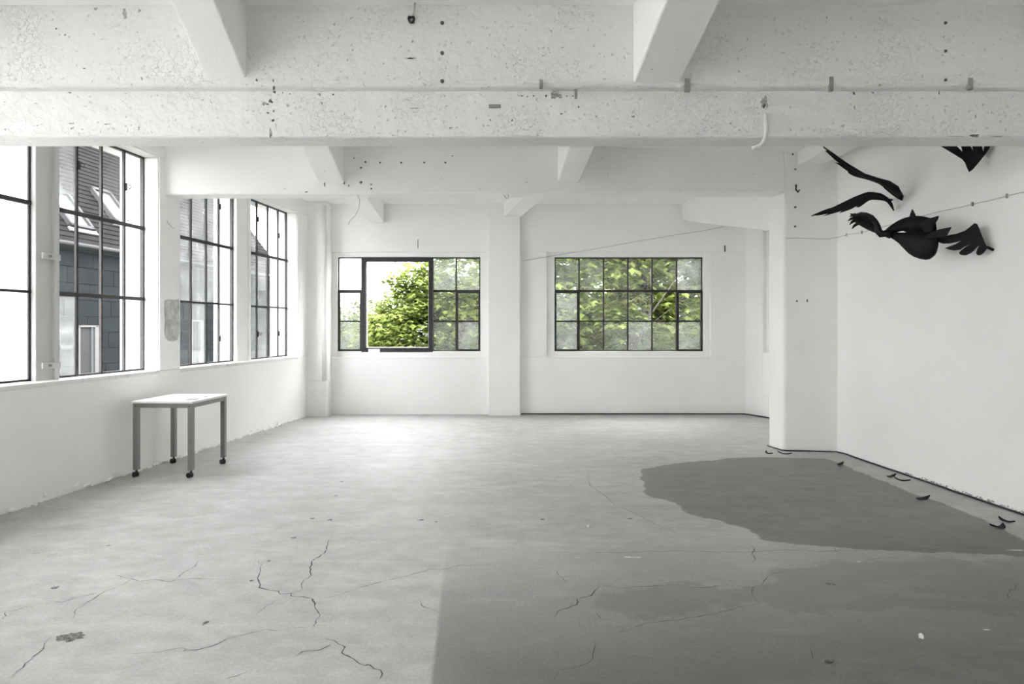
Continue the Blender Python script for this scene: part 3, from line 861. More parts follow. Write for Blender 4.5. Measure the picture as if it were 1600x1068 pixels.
# ================================================================== BLACK CARVINGS ON THE RIGHT WALL
def slab(px, dfun, th, tilt=None):
    """outline in photo pixels -> thick carved slab; dfun(x, y) gives its depth in the room"""
    n = len(px)
    pts = [P(x, y, dfun(x, y)) for x, y in px]
    sh = Vector((0.66 * th, th, 0.15 * th))
    tris = tessellate_polygon([[Vector((x, y, 0)) for x, y in px]])
    mb = MB()
    fs = [tuple(t) for t in tris] + [tuple(i + n for i in reversed(t)) for t in tris]
    fs += [(i, (i + 1) % n, (i + 1) % n + n, i + n) for i in range(n)]
    return mb.add(pts + [p + sh for p in pts], fs)

def zz(l, ox, oy, s): return [(ox + x / s, oy + y / s) for x, y in l]
def smooth_closed(l, n=3):
    out_ = []
    m = len(l)
    for i in range(m):
        p0, p1, p2, p3 = [Vector(l[(i + k - 1) % m]) for k in range(4)]
        ca = (p1 - p0).normalized().dot((p2 - p1).normalized()); cb_ = (p2 - p1).normalized().dot((p3 - p2).normalized())
        if ca < 0.5: p0 = p1 * 2 - p2      # keep pointed tips pointed
        if cb_ < 0.5: p3 = p2 * 2 - p1
        for k in range(n):
            t = k / n
            q = 0.5 * ((2 * p1) + (p2 - p0) * t + (2 * p0 - 5 * p1 + 4 * p2 - p3) * t * t + (3 * p1 - p0 - 3 * p2 + p3) * t ** 3)
            out_.append((q.x, q.y))
    return out_

# upper wing
top = zz([(295, 60), (420, 165), (600, 290), (720, 370), (820, 425), (900, 445), (1010, 490), (1120, 525), (1230, 590), (1300, 650), (1325, 710), (1312, 765)], 1250, 220, 8.218)
bot = zz([(1280, 755), (1200, 705), (1110, 635), (1040, 570), (960, 530), (840, 490), (700, 455), (625, 415), (612, 392), (580, 368), (500, 310), (445, 275), (510, 285), (470, 262), (390, 190), (315, 120), (345, 128)], 1250, 220, 8.218)
def d_up(x, y): return 6.34 - 0.10 * (1410 - x) / 120 + 0.004 * (y - (230 + (x - 1287) * 0.55))
r = empty('carved_wing', RWp(1411, 308, 0.0)); tag(r, 'long black carved wing reaching up left to the big beam', 'wing carving', 'black carved bird pieces on the right wall')
slab(smooth_closed(top + bot), d_up, 0.035).build('wing_blade', 'black', r, bevel=0.008, seg=2)
ridge = zz([(300, 66), (600, 292), (820, 428), (1010, 495), (1120, 540), (1220, 610), (1290, 690)], 1250, 220, 8.218)
MB().tube([P(x, y + 1.2, d_up(x, y) - 0.005) for x, y in ridge], [0.006, 0.014, 0.017, 0.022, 0.034, 0.040, 0.022], 10).build('leading_edge', 'black', r, smooth=True)
MB().tube([P(1409, 307, d_up(1409, 307)), RWp(1411, 307, 0.004)], 0.012, 8).build('fixing_rod', 'black', r)
# lower wing
top = zz([(140, 960), (300, 890), (450, 840), (570, 790), (700, 720), (850, 660), (920, 655), (1030, 670), (1120, 720), (1180, 790), (1208, 890)], 1250, 220, 8.218)
bot = zz([(1195, 890), (1150, 820), (1080, 770), (960, 755), (890, 762), (830, 800), (760, 848), (718, 850), (745, 820), (650, 875), (500, 927), (540, 895), (440, 925), (290, 966), (370, 930), (250, 952)], 1250, 220, 8.218)
def d_lo(x, y): return 6.56 - 0.12 * (1397 - x) / 130 + 0.003 * (y - 315)
r = empty('carved_wing', RWp(1397, 326, 0.0)); tag(r, 'arched black carved wing directly above the twisted claw', 'wing carving', 'black carved bird pieces on the right wall')
slab(smooth_closed(top + bot), d_lo, 0.035).build('wing_blade', 'black', r, bevel=0.007, seg=2)
ridge = zz([(150, 957), (450, 845), (700, 727), (850, 672), (920, 667), (1030, 685), (1110, 735), (1170, 810), (1203, 885)], 1250, 220, 8.218)
MB().tube([P(x, y + 1, d_lo(x, y) - 0.004) for x, y in ridge], [0.004, 0.011, 0.015, 0.017, 0.018, 0.018, 0.018, 0.016, 0.006], 10).build('leading_edge', 'black', r, smooth=True)
MB().tube([P(1390, 312, d_lo(1390, 312)), RWp(1394, 312, 0.004)], 0.012, 8).build('fixing_rod', 'black', r)
# tail fan that is half hidden by the beam
tl = [(1503.6, 248.4), (1490, 240), (1470.6, 228.4), (1448, 212), (1475, 218), (1493, 226), (1504, 237), (1501, 225), (1490, 206), (1484, 190), (1502, 206), (1512, 220), (1520.5, 235.5), (1518, 220), (1512, 200), (1515, 182),
      (1526, 202), (1532, 220), (1536.5, 237), (1539, 224), (1540, 206), (1548, 192), (1550, 210), (1548, 226), (1546, 232), (1538.6, 242), (1530, 253), (1520, 264.5), (1514.3, 268.6), (1511, 262), (1508, 254)]
def d_tl(x, y): return 5.37 + 0.002 * (1545 - x)
r = empty('carved_tail', RWp(1535, 240, 0.0)); tag(r, 'pointed black carved tail fan, its top hidden behind the big beam', 'tail carving', 'black carved bird pieces on the right wall')
slab(tl, d_tl, 0.022).build('tail_fan', 'black', r, bevel=0.003)
MB().tube([P(1534, 240, d_tl(1534, 240)), RWp(1538, 240, 0.004)], 0.012, 8).build('fixing_rod', 'black', r)

# the bird body with claw, ears and wing fan, fixed by the fan to the wall
def d_b(x): return 5.37 + 0.75 * (1545 - x) / 220
r = empty('carved_bird', RWp(1540, 375, 0.0)); tag(r, 'black carved bird with bulging body, twisted claw and small fan wing', 'bird carving', 'black carved bird pieces on the right wall')
def loft(rows, sq, off=0.0, n=16):
    secs = []
    for x, y0, y1 in rows:
        d = d_b(x) + off
        c = P(x, (y0 + y1) / 2, d); rv = (y1 - y0) / 2 / FPX * d
        secs.append([c + Vector((0.1 * sq * rv * math.cos(2 * math.pi * i / n), sq * rv * math.cos(2 * math.pi * i / n), rv * math.sin(2 * math.pi * i / n))) for i in range(n)])
    return MB().sections(secs)
loft([(1382, 361, 367), (1390, 362, 370), (1398, 362.5, 375), (1405, 363, 380), (1414, 363, 389), (1422, 362.5, 396.5), (1430, 362, 401.5), (1438, 361.5, 404.5), (1447, 361, 405.8), (1453, 362, 404.8), (1458, 364, 401), (1461, 368, 394), (1462, 374, 385)], 0.75).build('lower_body', 'black', r, smooth=True)
loft([(1382, 360, 366), (1390, 353, 366), (1398, 347.5, 364.5), (1405, 343.5, 361.5), (1412, 340.5, 360.5), (1418, 338.8, 363), (1424, 337.6, 366), (1433, 337, 364), (1442, 338, 366), (1450, 340, 368), (1456, 343, 368), (1459, 350, 366)], 1.0, 0.03).build('upper_body', 'black', r, smooth=True)
slab([(1434, 348), (1445, 343), (1467.6, 336.3), (1466, 342), (1460, 351), (1458, 362), (1446, 364)], lambda x, y: d_b(x) - 0.05, 0.05).build('ear', 'black', r, bevel=0.008)
slab([(1420.5, 340), (1422, 334), (1425.2, 325.8), (1428.5, 331), (1432, 340)], lambda x, y: d_b(x) + 0.05, 0.04).build('ear', 'black', r, bevel=0.006)
slab(smooth_closed([(1444, 370), (1456, 362), (1470, 357.5), (1487, 354.4), (1483, 362), (1477.5, 369), (1460, 371)]), lambda x, y: d_b(x) - 0.06, 0.03).build('side_feather', 'black', r, bevel=0.006)
fan = zz([(360, 822), (400, 820), (480, 815), (560, 800), (620, 778), (660, 748), (693, 720), (715, 728), (740, 790), (770, 865), (790, 905), (785, 918), (765, 945), (745, 960), (720, 966), (707, 955), (707, 938), (714, 918), (732, 886),
          (708, 908), (688, 930), (658, 952), (625, 965), (590, 962), (574, 950), (588, 930), (618, 906), (664, 878), (616, 901), (586, 922), (540, 928), (500, 922), (467, 910), (503, 897), (548, 881), (594, 854), (540, 868), (500, 876), (450, 876), (415, 864), (380, 840)], 1380, 200, 4.855)
slab(fan, lambda x, y: d_b(x), 0.022).build('fan_wing', 'black', r, bevel=0.003)
MB().tube([P(1542, 386, d_b(1542)), RWp(1552, 390, 0.004)], 0.012, 8).build('fixing_rod', 'black', r)
# neck: two strands that twist, ending in a claw
def strand(pts, off=0): return [P(x, y, d_b(x) + off) for x, y in pts]
MB().tube(strand([(1392, 366), (1384, 364.5), (1377, 365.5), (1372.5, 361), (1371, 353), (1367, 346), (1361, 340), (1353, 336), (1345, 335), (1337, 337.5), (1333, 340)], -0.02),
          [.04, .032, .034, .032, .026, .026, .028, .026, .024, .022, .014], 14).build('neck', 'black', r, smooth=True)
MB().tube(strand([(1378, 363), (1368, 358.5), (1358, 353), (1349, 348), (1341, 344), (1334, 341.5)], 0.02), [.02, .03, .036, .036, .032, .02], 12).build('neck', 'black', r, smooth=True)
slab([(1338, 338), (1350, 337), (1362, 344), (1370, 354), (1372, 361), (1360, 354), (1348, 347), (1340, 343)], lambda x, y: d_b(x), 0.02).build('neck_web', 'black', r, bevel=0.004)
for (x0, y0, x1, y1) in [(1337, 335, 1327.5, 338.5), (1335, 340, 1325, 345), (1336, 344, 1327.5, 351), (1340, 349, 1331, 357.5), (1338, 339, 1328, 333.5)]:
    pts = strand([(x0, y0), ((x0 + x1) / 2 - 0.5, (y0 + y1) / 2 - 0.8), (x1, y1)], -0.02)
    MB().tube(pts, [0.016, 0.013, 0.003], 8).build('claw', 'black', r, smooth=True)

# ================================================================== FITTINGS AND MARKS ON BEAMS AND WALLS
YF = 4.215      # front of the beam's upper part
YB = 4.30       # front of its lower part
def on_beam(x, y): return P(x, y, YF if y < 141 else YB)
def bolt(x, y, r_, label, grp, d=None, mat='stain'):
    c = P(x, y, d) if d else on_beam(x, y)
    o = MB().tube([c + Vector((0, 0.01, 0)), c + Vector((0, -0.006, 0)), c + Vector((0, -0.009, 0))], [r_, r_, r_ * .6], 8).build('bolt', mat)
    tag(o, label, 'bolt', grp)
for (x, y), w_ in zip([(691, 36), (691, 83), (691, 127)], ('top', 'middle', 'lowest')):
    bolt(x, y, 0.013, w_ + ' bolt of the vertical row right of the hanging cable', 'bolts on the near beam')
for (x, y), w_ in zip([(1477, 36), (1477, 80), (1477, 125)], ('top', 'middle', 'lowest')):
    bolt(x, y, 0.010, w_ + ' bolt of the vertical row at the right end of the near beam', 'bolts on the near beam')
def b2d(x):     # depth of the far beam's face where pixel column x meets it
    p = (x - 800) / FPX; k = (yr - yl) / 7.25
    return (yl + 3.95 * k) / (1 - p * k)
for n_, (x, y) in enumerate([(571, 253), (594, 254), (627, 254), (663, 254), (696, 254)]):
    bolt(x, y, 0.011, ['first', 'second', 'third', 'fourth', 'fifth'][n_] + ' plug from the left in the row on the far beam', 'plugs in the far beam', d=b2d(x))
for (x, y, w_, h_, lab) in [(845.5, 131, 5, 13, 'upright grey tab above the ledge left of the broken plaster'), (900, 146, 4, 14, 'narrow upright grey tab just right of the broken plaster'), (773, 166, 19, 6, 'flat grey tab lying sideways below the beam ledge'),
                            (1074, 133, 8, 20, 'grey steel tab at the foot of the right joist'), (1299, 131, 6, 22, 'thin grey steel tab in the middle of the right half of the beam'), (1516, 131, 7, 18, 'grey steel tab nearest the right edge of the beam')]:
    k = YF / FPX; c = P(x, y, YF if w_ < h_ else YB)
    o = MB().box(ID, c.x - w_ / 2 * k, c.x + w_ / 2 * k, c.y - 0.006, c.y + 0.02, c.z - h_ / 2 * k, c.z + h_ / 2 * k).box(ID, c.x - w_ / 2 * k * .7, c.x + w_ / 2 * k * .7, c.y - 0.010, c.y, c.z - h_ / 2 * k * .9, c.z - h_ / 2 * k * .4).build('steel_tab', 'tab', bevel=0.002)
    tag(o, lab, 'bracket', 'steel tabs on the near beam')

def blotch(parent, x, y, rx, ry, mat, d=None, n=14, jit=0.5):
    c = P(x, y, d) if d else on_beam(x, y)
    k = c.y / FPX
    vs = [c + Vector((0, -0.0035, 0))]
    for i in range(n):
        a = 6.2832 * i / n; q = 1 + random.uniform(-jit, jit)
        vs.append(c + Vector((rx * k * q * math.cos(a), -0.0015, ry * k * q * math.sin(a))))
    MB().add(vs, [(0, 1 + i, 1 + (i + 1) % n) for i in range(n)]).build('stain', mat, parent)
for (x, y, rx, ry, m_) in [(427, 126, 1.2, 2.2, 'stain'), (428, 137, 1.6, 4, 'stain'), (428.5, 143, 2.2, 3.5, 'stain'), (413, 162, 3, 3, 'stain_soft'), (412.5, 163, 1.3, 1.5, 'stain'), (423, 158, 3, 3.2, 'stain'), (418, 162.5, 3, 1, 'stain'), (428, 173, 1.6, 2.5, 'stain'),
                           (418.5, 176, 2.2, 1.5, 'stain'), (426.5, 188, 1.8, 2, 'stain'), (422.5, 207, 2.0, 8, 'stain_soft'), (422.5, 211, 1.4, 4.5, 'stain'), (431, 195, .8, 3, 'stain_soft'), (401, 125.5, 1.6, 2, 'stain'), (442, 145, 1, 1, 'stain'), (453, 147, 1, 1, 'stain'),
                           (499, 148, 3, 2, 'stain_soft'), (521, 147.5, 1.7, 1.4, 'stain'), (1194, 160, 6, 8, 'stain_soft'), (1194, 164, 3, 4, 'stain'), (643, 91, 10, 1.2, 'stain'), (648, 169, 7, .8, 'stain_soft'), (1334, 146, 1.6, 3, 'stain'), (1335, 168, 1, 4, 'stain_soft'), (1467, 145, .8, 4, 'stain'),
                           (1522, 211.5, 9, 2.2, 'stain'), (1558, 213, 8, 1, 'stain_soft'), (1490, 213, 14, .8, 'stain_soft'), (109, 145, 3, .8, 'stain'), (88, 45, 1.6, 1.2, 'stain'), (132, 107, 2, 1, 'stain'), (222, 123, 2, 2.5, 'stain_soft'), (112, 193, 4, 1, 'stain_soft'), (167, 194, 5, 1, 'stain_soft'),
                           (195, 20, 4, 7, 'stain_soft'), (150, 14, 3, 2, 'stain_soft'), (218, 17, 3, 2, 'stain_soft'), (815, 150, 1.3, 1.2, 'stain'), (824, 151, 1, 1, 'stain'), (834, 150, 1.4, 1.2, 'stain'), (853, 150, 1.5, 1.8, 'stain'), (886, 150, 1, 1, 'stain'), (895, 150, 1, 1, 'stain'), (766, 188, 1, 1.5, 'stain'), (800, 188, 1.2, 1.5, 'stain'), (904, 167, 1.6, 1.4, 'stain'), (877, 178, 2, 1, 'stain')]:
    blotch(beam1, x, y, rx, ry, m_)
# broken plaster knob
c = on_beam(868, 146.5)
kb = MB()
for i in range(16):
    kb.blob(c + Vector((random.uniform(-.035, .035), random.uniform(-.012, .01), random.uniform(-.028, .028))), random.uniform(.006, .016), .012, random.uniform(.005, .013), 6, 4, .3)
kb.build('broken_plaster', 'stain_soft', beam1)
# spalled strip at the lower edge of the near beam
sp = MB()
for i in range(60):
    x = random.uniform(1282, 1406); c = P(x, 207 + random.uniform(-5, 4), YB)
    sp.blob(c, random.uniform(.008, .03), random.uniform(.004, .010), random.uniform(.006, .02), 7, 4, .3)
o = sp.build('spalled_plaster', 'beam', beam1); o['kind'] = 'stuff'
# far beam marks
for (x, y, rx, ry) in [(707, 243.5, 1.2, 1), (564, 262, 1.5, 1.2), (564, 285, 2, 2.0), (580, 288, 1, 1.5), (580, 295, 1, 1.5), (538, 286, 1, 2), (507, 288, .8, 2.5), (479, 299.5, 2.2, 1), (545, 290, 1, 2), (553, 247, 1, 1)]:
    blotch(beam2, x, y, rx, ry, 'stain', d=b2d(x) - 0.002)

# hanging cable with its knotted end on the near beam
top_ = P(649.5, -12, YF - 0.03); end = P(643, 27, YF - 0.02)
hc = empty('hanging_cable', end); tag(hc, 'short grey cable with a knotted dark end hanging at the top centre', 'cable')
MB().tube([top_, P(648.5, 5, YF - .03), P(646.5, 20, YF - .025), end], 0.0065, 8).build('cord', 'wire', hc, smooth=True)
kn = MB()
for i in range(9):
    a = i * 0.7
    kn.tube([P(643, 30.5, YF - .02) + Vector((0.018 * math.cos(a + t), -0.004 + .012 * math.sin(a * 2), 0.018 * math.sin(a + t))) for t in (0, .5, 1.0, 1.5)], 0.007, 6)
kn.build('knot', 'iron_worn', hc, smooth=True)
# white conduit stub
o = MB().tube([P(1196, 178, YB - .012), P(1197, 200, YB - .012), P(1196, 212, YB - .014), P(1192, 222, YB - .02), P(1185, 228.5, YB - .03), P(1176, 231.5, YB - .04)], 0.0125, 10).build('conduit_stub', 'white_paint', smooth=True)
tag(o, 'bent white conduit stub hanging from the near beam above the pillar', 'conduit')
# conduit on the ceiling line at the upper left
# thin loose wire under the far beam
o = MB().tube([P(558, 303, 7.35), P(562, 312, 7.4), P(561, 325, 7.42), P(555, 337, 7.42), P(547, 344, 7.42), P(544, 351, 7.42)], 0.004, 6).build('loose_wire', 'wire', smooth=True)
tag(o, 'thin curled wire dangling under the far beam', 'wire')
o = MB().tube([P(787, 304, 7.5), P(790, 309, 7.5), P(794, 310, 7.5), P(795, 305, 7.5), P(791, 302, 7.5)], 0.004, 6).build('wire_loop', 'wire', smooth=True)
tag(o, 'tiny wire loop under the far beam left of centre joist', 'wire')
# hook and nails on the pillar
yc = lambda x: 7.765 - 0.0956 * ((x - 800) / FPX * 7.73 - 3.30) - 0.004
o = MB().tube([P(1243, 289, yc(1243) + .02), P(1244, 289.5, yc(1243) - .03), P(1243.5, 296, yc(1243) - .045), P(1247, 300, yc(1243) - .045), P(1249, 296.5, yc(1243) - .045)], 0.009, 8).build('wall_hook', 'iron', smooth=True)
tag(o, 'black iron hook screwed into the right pillar', 'hook')
for (x, y), w_ in zip([(1242.5, 264.5), (1242.5, 323.5), (1242.5, 353.5)], ('above the hook', 'just below the hook', 'lowest')):
    bolt(x, y, 0.012, 'dark nail head on the right pillar, ' + w_, 'nails in the right pillar', d=yc(x))
for (x, y) in [(1245, 470), (1261, 469.5), (1239, 241)]:
    blotch(right_col, x, y, 1.3, 1.6, 'stain', d=yc(x) - .001)
# thin cable nailed round the pillar and up the right wall
pts = [P(1228, 372, yc(1228) - .006), P(1243, 371.6, yc(1243) - .004), P(1293, 373, yc(1293) - .004), P(1306, 371, yc(1306) - .006)]
pts += [RWp(x, y, 0.006) for x, y in [(1312, 370), (1324, 366.7), (1348, 362.7), (1383, 353.5), (1420, 343), (1469, 330), (1500, 324), (1521, 318.6), (1548, 313), (1575, 306), (1600, 300), (1660, 286)]]
o = MB().tube(pts, 0.0045, 6).build('wall_cable', 'wire'); tag(o, 'thin painted cable rising along the right wall behind the black bird', 'cable')
for (x, y) in [(1324, 366.7), (1348, 362.7), (1521, 318.6), (1575, 306)]:
    c = RWp(x, y, 0.006)
    MB().box(ID, c.x - .012, c.x + .004, c.y - .006, c.y + .006, c.z - .018, c.z + .018).build('clip', 'stain_soft', o)
pts = [Vector((0.17, 11.024, P(0, 408, 11.03).z))] + [P(x, y, 11.024) for x, y in [(860, 400), (920, 390.5), (1000, 376), (1060, 366), (1108, 358.5), (1130, 354)]]
o = MB().tube(pts, 0.0055, 6).build('wall_cable', 'wire'); tag(o, 'thin cable slanting up the back wall above the closed window', 'cable')
o = MB().tube([P(1132.5, 383, 11.02), P(1132.8, 393, 11.02)], 0.012, 6).build('wall_nail', 'stain'); tag(o, 'dark nail in the back wall right of the closed window', 'nail')
o = MB().tube([P(653, 374, 11.02), P(653, 388, 11.018)], 0.006, 6).build('wall_nail', 'stain'); tag(o, 'thin upright nail above the open window', 'nail')
# torn paper on the pier
def lwd(x): return LX0 / ((x - 800) / FPX - LK)
def LWp(x, y, off=0.004):
    d = lwd(x); v = P(x, y, d); return v + Vector((off, -off * LK, 0))
M['torn'] = simple('torn_paper_remnant', (0.55, 0.545, 0.53), 0.9, var=0.35, scale=16)
pp = [(257, 469), (263, 467), (270, 468.5), (279, 467.5), (280.5, 480), (279, 492), (280.5, 505), (280, 520), (277, 531), (270, 533), (263, 532), (258, 527), (256.5, 515), (258, 500), (256.5, 485)]
f0 = [LWp(x, y, 0.001) for x, y in pp]; f1 = [LWp(x, y, 0.004) for x, y in pp]
o = MB().sections([f0, f1]).build('torn_paper', 'torn'); tag(o, 'torn grey paper stuck on the pier between the left windows', 'paper')
o = MB().tube([LWp(259.5, 345, .01), LWp(262, 352, .03), LWp(266, 356, .03), LWp(270, 356, .02)], 0.004, 6).build('wall_hook', 'wire', smooth=True); tag(o, 'small bent wire hook on the pier above the torn paper', 'hook')
# white card on the sill of the open window
c = P(584, 550, 11.05)
o = MB().box(ID, c.x - .10, c.x + .10, 11.07, 11.078, 1.0, 1.125).build('card', 'paper', bevel=0.002)
tag(o, 'small white card standing on the sill below the open sash', 'card')

# ================================================================== OUTSIDE
gr = MB().box(ID, -120, 120, -40, 200, -5.3, -5.0).build('ground', 'grass'); struct(gr, 'grassy ground far below the windows', 'ground')
# slate building beyond the left windows
DB = 5.5
S0, S1 = 6.0, 21.0
EAVE = 3.16
bd = empty('slate_building', LW((S0 + S1) / 2, DB + 2, -5))
tag(bd, 'dark slate-clad building with steep roof outside the left windows', 'building')
MB().box(LW, S0 + .02, S1 - .02, DB + 0.04, DB + 6, -5, EAVE).build('wall_core', 'darkwall', bd)
PHI = math.radians(52)
def RF(s, t, n_):   # roof plane: t up the slope, n_ out of it
    return LW(s, DB - 0.18 + t * math.cos(PHI) - n_ * math.sin(PHI), EAVE + t * math.sin(PHI) + n_ * math.cos(PHI))
MB().box(RF, S0, S1, 0.0, 8.6, -0.15, -0.01).build('roof_deck', 'darkwall', bd)
TR = 0.145
for k in range(58):
    q = MB().hexa([RF(S0, k * TR, 0), RF(S1, k * TR, 0), RF(S1, k * TR + TR + .02, -0.012), RF(S0, k * TR + TR + .02, -0.012),
                   RF(S0, k * TR, .022), RF(S1, k * TR, .022), RF(S1, k * TR + TR + .02, .004), RF(S0, k * TR + TR + .02, .004)])
    q.build('slate_course', 'slate', bd)
gu = MB().tube([LW(S0, DB - 0.2, EAVE - 0.03), LW(S1, DB - 0.2, EAVE - 0.03)], 0.045, 10).build('gutter', 'white_paint', bd, smooth=True)
gu.data.materials[0] = M['gutter']
# cladding boards in staggered rows
CH, CL_ = 0.33, 1.25
me_board = None
for rrow in range(13):
    h = EAVE - 0.12 - (rrow + 1) * CH
    off = (rrow * 0.47) % 1.0
    n0 = int((S1 - 10.2) / CL_) + 2
    for q in range(n0):
        a = 10.2 + (q + off - 1) * CL_; c = a + CL_ - 0.012
        a, c = max(a, 10.2), min(c, S1)
        if c - a < 0.1: continue
        MB().box(LW, a, c, DB + random.uniform(0, .006), DB + 0.035, h + .006, h + CH - .006).build('cladding_board', 'clad', bd)
# roof windows
def roof_hit(x, y):
    """roof coordinates (s, t) of the roof point seen at a photo pixel"""
    o_ = Vector((0, 0, CAM_H)); dr = P(x, y, 1) - o_
    p0 = RF(0, 0, 0); e1 = RF(1, 0, 0) - p0; e2 = RF(0, 1, 0) - p0
    n_ = e1.cross(e2)
    k = (p0 - o_).dot(n_) / dr.dot(n_); h = o_ + dr * k - p0
    return h.dot(e1) / e1.dot(e1), h.dot(e2)
for (x, y, ww, hh) in ((105, 330, 0.62, 1.0), (172, 325, 0.62, 1.0)):
    s_, t_ = roof_hit(x, y)
    rw = MB(); a, c, e, f_ = s_ - ww / 2, s_ + ww / 2, t_ - hh / 2, t_ + hh / 2
    rw.box(RF, a, a + .07, e, f_, 0, .1).box(RF, c - .07, c, e, f_, 0, .1).box(RF, a, c, e, e + .07, 0, .1).box(RF, a, c, f_ - .07, f_, 0, .1)
    wo = rw.build('roof_window', 'gutter', bd)
    MB().box(RF, a + .07, c - .07, e + .07, f_ - .07, .03, .05).build('pane', 'g_sky', wo)
    MB().box(RF, a - .06, c + .06, e - .10, e, 0.02, .05).build('apron_flashing', 'frame_far', wo)
# facade windows
def fac_hit(x, y):
    p = (x - 800) / FPX
    Y = (LX0 - DB * _ln) / (p - LK)
    return Y - DB * LK / _ln, CAM_H + (HOR - y) / FPX * Y
for (xa, xb, ya, yb) in ((119, 154, 508, 600), (296, 315, 500, 575)):
    s_a, h_b = fac_hit(xa, yb); s_b, h_t = fac_hit(xb, ya)
    fr = MB(); t = 0.08
    fr.box(LW, s_a, s_a + t * .5, DB - .06, DB + .03, h_b, h_t).box(LW, s_b - t * 2, s_b, DB - .06, DB + .03, h_b, h_t).box(LW, s_a, s_b, DB - .06, DB + .03, h_t - t * .5, h_t).box(LW, s_a, s_b, DB - .06, DB + .03, h_b, h_b + t * .5)
    fo = fr.build('facade_window', 'frame_far', bd)
    MB().box(LW, s_a + t * .5, s_b - t * 2, DB - .02, DB + .0, h_b + t * .5, h_t - t * .5).build('pane', 'g_dark', fo)
    mid_ = s_a + (s_b - s_a) * .62
    MB().box(LW, mid_ - .03, mid_ + .03, DB - .05, DB, h_b, h_t).build('mullion', 'darkwall', fo)

# trees beyond the back wall
def tree(name, base, top, clusters, nleaf, lsize, mat, label, branches):
    rt = empty(name, base); tag(rt, label, 'tree', 'trees outside the back windows')
    tr = MB().tube([base, base.lerp(top, .5) + Vector((.15, 0, 0)), top], [0.22, 0.16, 0.05], 8)
    tr.build('trunk', 'bark', rt, smooth=True)
    for pts, r_ in branches:
        MB().tube(pts, [r_ * (1 - .8 * k / (len(pts) - 1)) for k in range(len(pts))], 6).build('branch', 'bark', rt, smooth=True)
    rng = np.random.default_rng(len(label) * 13 + nleaf)
    vol = np.array([c_[1] ** 2 for c_ in clusters]); pr = vol / vol.sum()
    V, Fc = [], []
    counts = rng.multinomial(nleaf, pr)
    for (ctr, rad), cnt in zip(clusters, counts):
        # each crown cluster carries tufts, each tuft a spray of drooping leaves
        ntuft = max(3, cnt // 26)
        dirs = rng.normal(size=(ntuft, 3)); dirs /= np.linalg.norm(dirs, axis=1)[:, None]
        tc = np.array(ctr) + dirs * rad * rng.uniform(0.55, 1.05, (ntuft, 1)) * np.array([1, 1, .8])
        for c_ in tc:
            m_ = 26
            pos = c_ + rng.normal(size=(m_, 3)) * np.array([.20, .20, .10])
            az = rng.uniform(0, 6.283, m_); dip = rng.uniform(-.15, .9, m_); sz = lsize * rng.uniform(.6, 1.25, m_)
            for q in range(m_):
                d = np.array([math.cos(az[q]) * math.cos(dip[q]), math.sin(az[q]) * math.cos(dip[q]), -math.sin(dip[q])])
                s_ = np.array([-math.sin(az[q]), math.cos(az[q]), 0.0]); u_ = np.cross(s_, d); L_ = sz[q]; p = pos[q]
                i0 = len(V)
                V += [p, p + d * L_ * .35 + s_ * L_ * .48 + u_ * L_ * .08, p + d * L_ * .55 + s_ * L_ * .2, p + d * L_, p + d * L_ * .55 - s_ * L_ * .2, p + d * L_ * .35 - s_ * L_ * .48 + u_ * L_ * .08]
                Fc += [(i0, i0 + 1, i0 + 2), (i0, i0 + 2, i0 + 3), (i0, i0 + 3, i0 + 4), (i0, i0 + 4, i0 + 5)]
    me_ = bpy.data.meshes.new('foliage'); me_.from_pydata([tuple(v) for v in V], [], Fc); me_.materials.append(M[mat])
    fo = bpy.data.objects.new('foliage', me_); fo['kind'] = 'stuff'; C.objects.link(fo); fo.parent = rt; fo.matrix_parent_inverse = Matrix.Translation(-Vector(rt.location))
    return rt

def blobs(l): return [(tuple(P(x, y, d)), r_) for x, y, d, r_ in l]
t1 = blobs([(x, y, d + 2.2, r_ * 1.1) for x, y, d, r_ in [(655, 520, 17, 1.1), (600, 525, 17.5, .8), (640, 480, 17.5, .8), (612, 497, 18, .6), (665, 450, 17.2, .7), (690, 420, 17.5, .7), (700, 470, 17, 1.0), (655, 418, 17.4, .35), (634, 432, 17.0, .3), (612, 432, 17.2, .16), (630, 445, 17.2, .3), (720, 520, 17, 1.1), (600, 560, 17, 1.0), (660, 580, 17, 1.2),
            (740, 480, 17.5, 1.0), (730, 580, 17.2, 1.2), (670, 650, 17, 1.5), (600, 640, 17.2, 1.3), (750, 440, 17.8, .6), (575, 535, 18.5, .5)]])
tree('maple_tree', Vector((-2.0, 19.5, -5)), Vector((-1.9, 19.5, 2.4)), t1, 26000, 0.19, 'leaf_a', 'bright green maple crown seen through the open sash',
     [([Vector((-2.0, 19.5, -.5)), Vector((-2.9, 19.4, .7)), Vector((-3.3, 19.3, 2.6))], .09), ([Vector((-1.95, 19.5, .2)), Vector((-1.4, 19.6, 1.6)), Vector((-1.1, 19.6, 2.8))], .09)])
t2 = blobs([(850, 440, 16, 1.0), (880, 500, 16, 1.1), (930, 450, 16.3, 1.0), (950, 520, 16, 1.1), (990, 420, 16.6, 1.0), (1010, 480, 16.8, 1.0), (1060, 430, 16.4, 1.1), (1090, 500, 16.4, 1.1), (1050, 545, 16, 1.0), (880, 390, 16.4, 1.0), (950, 380, 16.5, 1.1), (1040, 370, 16.5, 1.1), (1120, 400, 16.5, 1.1),
            (870, 570, 16, 1.2), (970, 590, 16, 1.3), (1080, 590, 16, 1.3), (820, 520, 16.3, 1.0), (800, 560, 16.2, 1.1), (800, 440, 16.6, .7), (1150, 500, 16.5, 1.2), (930, 340, 16.5, 1.0), (1020, 320, 16.5, 1.1), (1180, 440, 16.5, 1.2)])
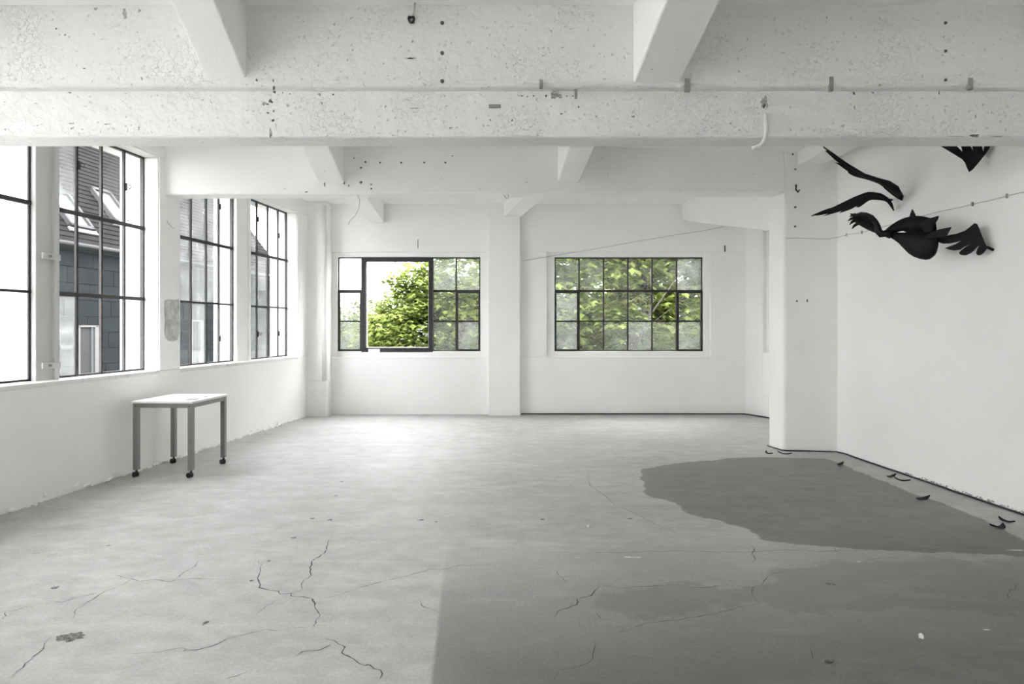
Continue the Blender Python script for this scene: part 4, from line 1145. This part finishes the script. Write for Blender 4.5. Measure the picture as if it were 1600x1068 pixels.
tree('maple_tree', P(1000, 900, 16.2), P(1005, 380, 16.4), t2, 34000, 0.21, 'leaf_a', 'large spreading green tree filling the closed back window',
     [([P(985, 560, 15.2), P(1010, 500, 15.0), P(1060, 430, 14.8), P(1085, 400, 14.8)], .028), ([P(1000, 540, 15.4), P(1020, 470, 15.2), P(1015, 420, 15.2)], .035), ([P(945, 545, 15.3), P(1000, 520, 15.0), P(1050, 480, 15.0)], .015)])
t3 = blobs([(x, y, d + 4, r_ * 1.15) for x, y, d, r_ in [(575, 520, 22, 1.0), (560, 500, 23, 1.0), (590, 490, 24, .9), (545, 530, 22, 1.2), (610, 485, 25, .8), (570, 570, 22, 1.6), (520, 510, 24, 1.2), (630, 482, 26, .9), (600, 600, 22, 1.8)]])
tree('pale_tree', Vector((-6.1, 26.5, -5)), Vector((-6.0, 26.5, .8)), t3, 8000, 0.17, 'leaf_b', 'paler small-leaved tree lower left behind the bright maple', [])
t5 = blobs([(x, y, 23 + (x * 7 + y * 3) % 13 / 10, 1.7) for x in range(730, 1190, 60) for y in range(300, 640, 62)])
tree('broad_tree', P(950, 800, 23.5), P(950, 380, 23.5), t5, 30000, 0.30, 'leaf_a', 'dense taller tree filling in behind the spreading one', [])
t4 = blobs([(330, 560, 24, 1.2), (350, 540, 25, 1.0), (300, 545, 24, 1.0), (380, 530, 26, 1.0), (320, 600, 24, 1.2)])
tree('garden_tree', P(350, 700, 25), P(350, 545, 25), t4, 6000, 0.18, 'leaf_a', 'low green tree beyond the end of the slate building', [])

# far ridge with a few pale houses
hv, hf = [], []
nh = 60
for i in range(nh + 1):
    x = -130 + 260 * i / nh
    z = 7.5 + 2.2 * math.sin(i * .35) + 1.3 * math.sin(i * 0.9 + 1)
    hv += [(x, 175, -6), (x, 190, z), (x, 230, -6)]
    if i:
        o0 = 3 * (i - 1)
        hf += [(o0, o0 + 3, o0 + 4, o0 + 1), (o0 + 1, o0 + 4, o0 + 5, o0 + 2)]
struct(MB().add(hv, hf).build('distant_hill', 'hill'), 'hazy distant ridge on the horizon', 'hill')
for k, (x, y, d, ww, lab) in enumerate([(574, 476, 120, 1.6, 'tiny pale house on the horizon at the left of the open sash'), (590, 473, 130, 2.0, 'tiny pale house on the horizon in the middle of the gap'), (606, 475, 125, 1.7, 'tiny pale house on the horizon nearest the maple')]):
    c = P(x, y, d)
    hs = empty('far_house', (c.x, d, -5)); tag(hs, lab, 'house', 'houses on the horizon')
    MB().box(ID, c.x - ww, c.x + ww, d, d + 3, -5, c.z).build('wall', 'render_far', hs)
    MB().add([(c.x - ww, d, c.z), (c.x + ww, d, c.z), (c.x + ww, d + 3, c.z), (c.x - ww, d + 3, c.z), (c.x - ww, d + 1.5, c.z + 1.2), (c.x + ww, d + 1.5, c.z + 1.2)], [(0, 1, 5, 4), (2, 3, 4, 5), (0, 4, 3), (1, 2, 5), (0, 3, 2, 1)]).build('roof', 'tile_far', hs)
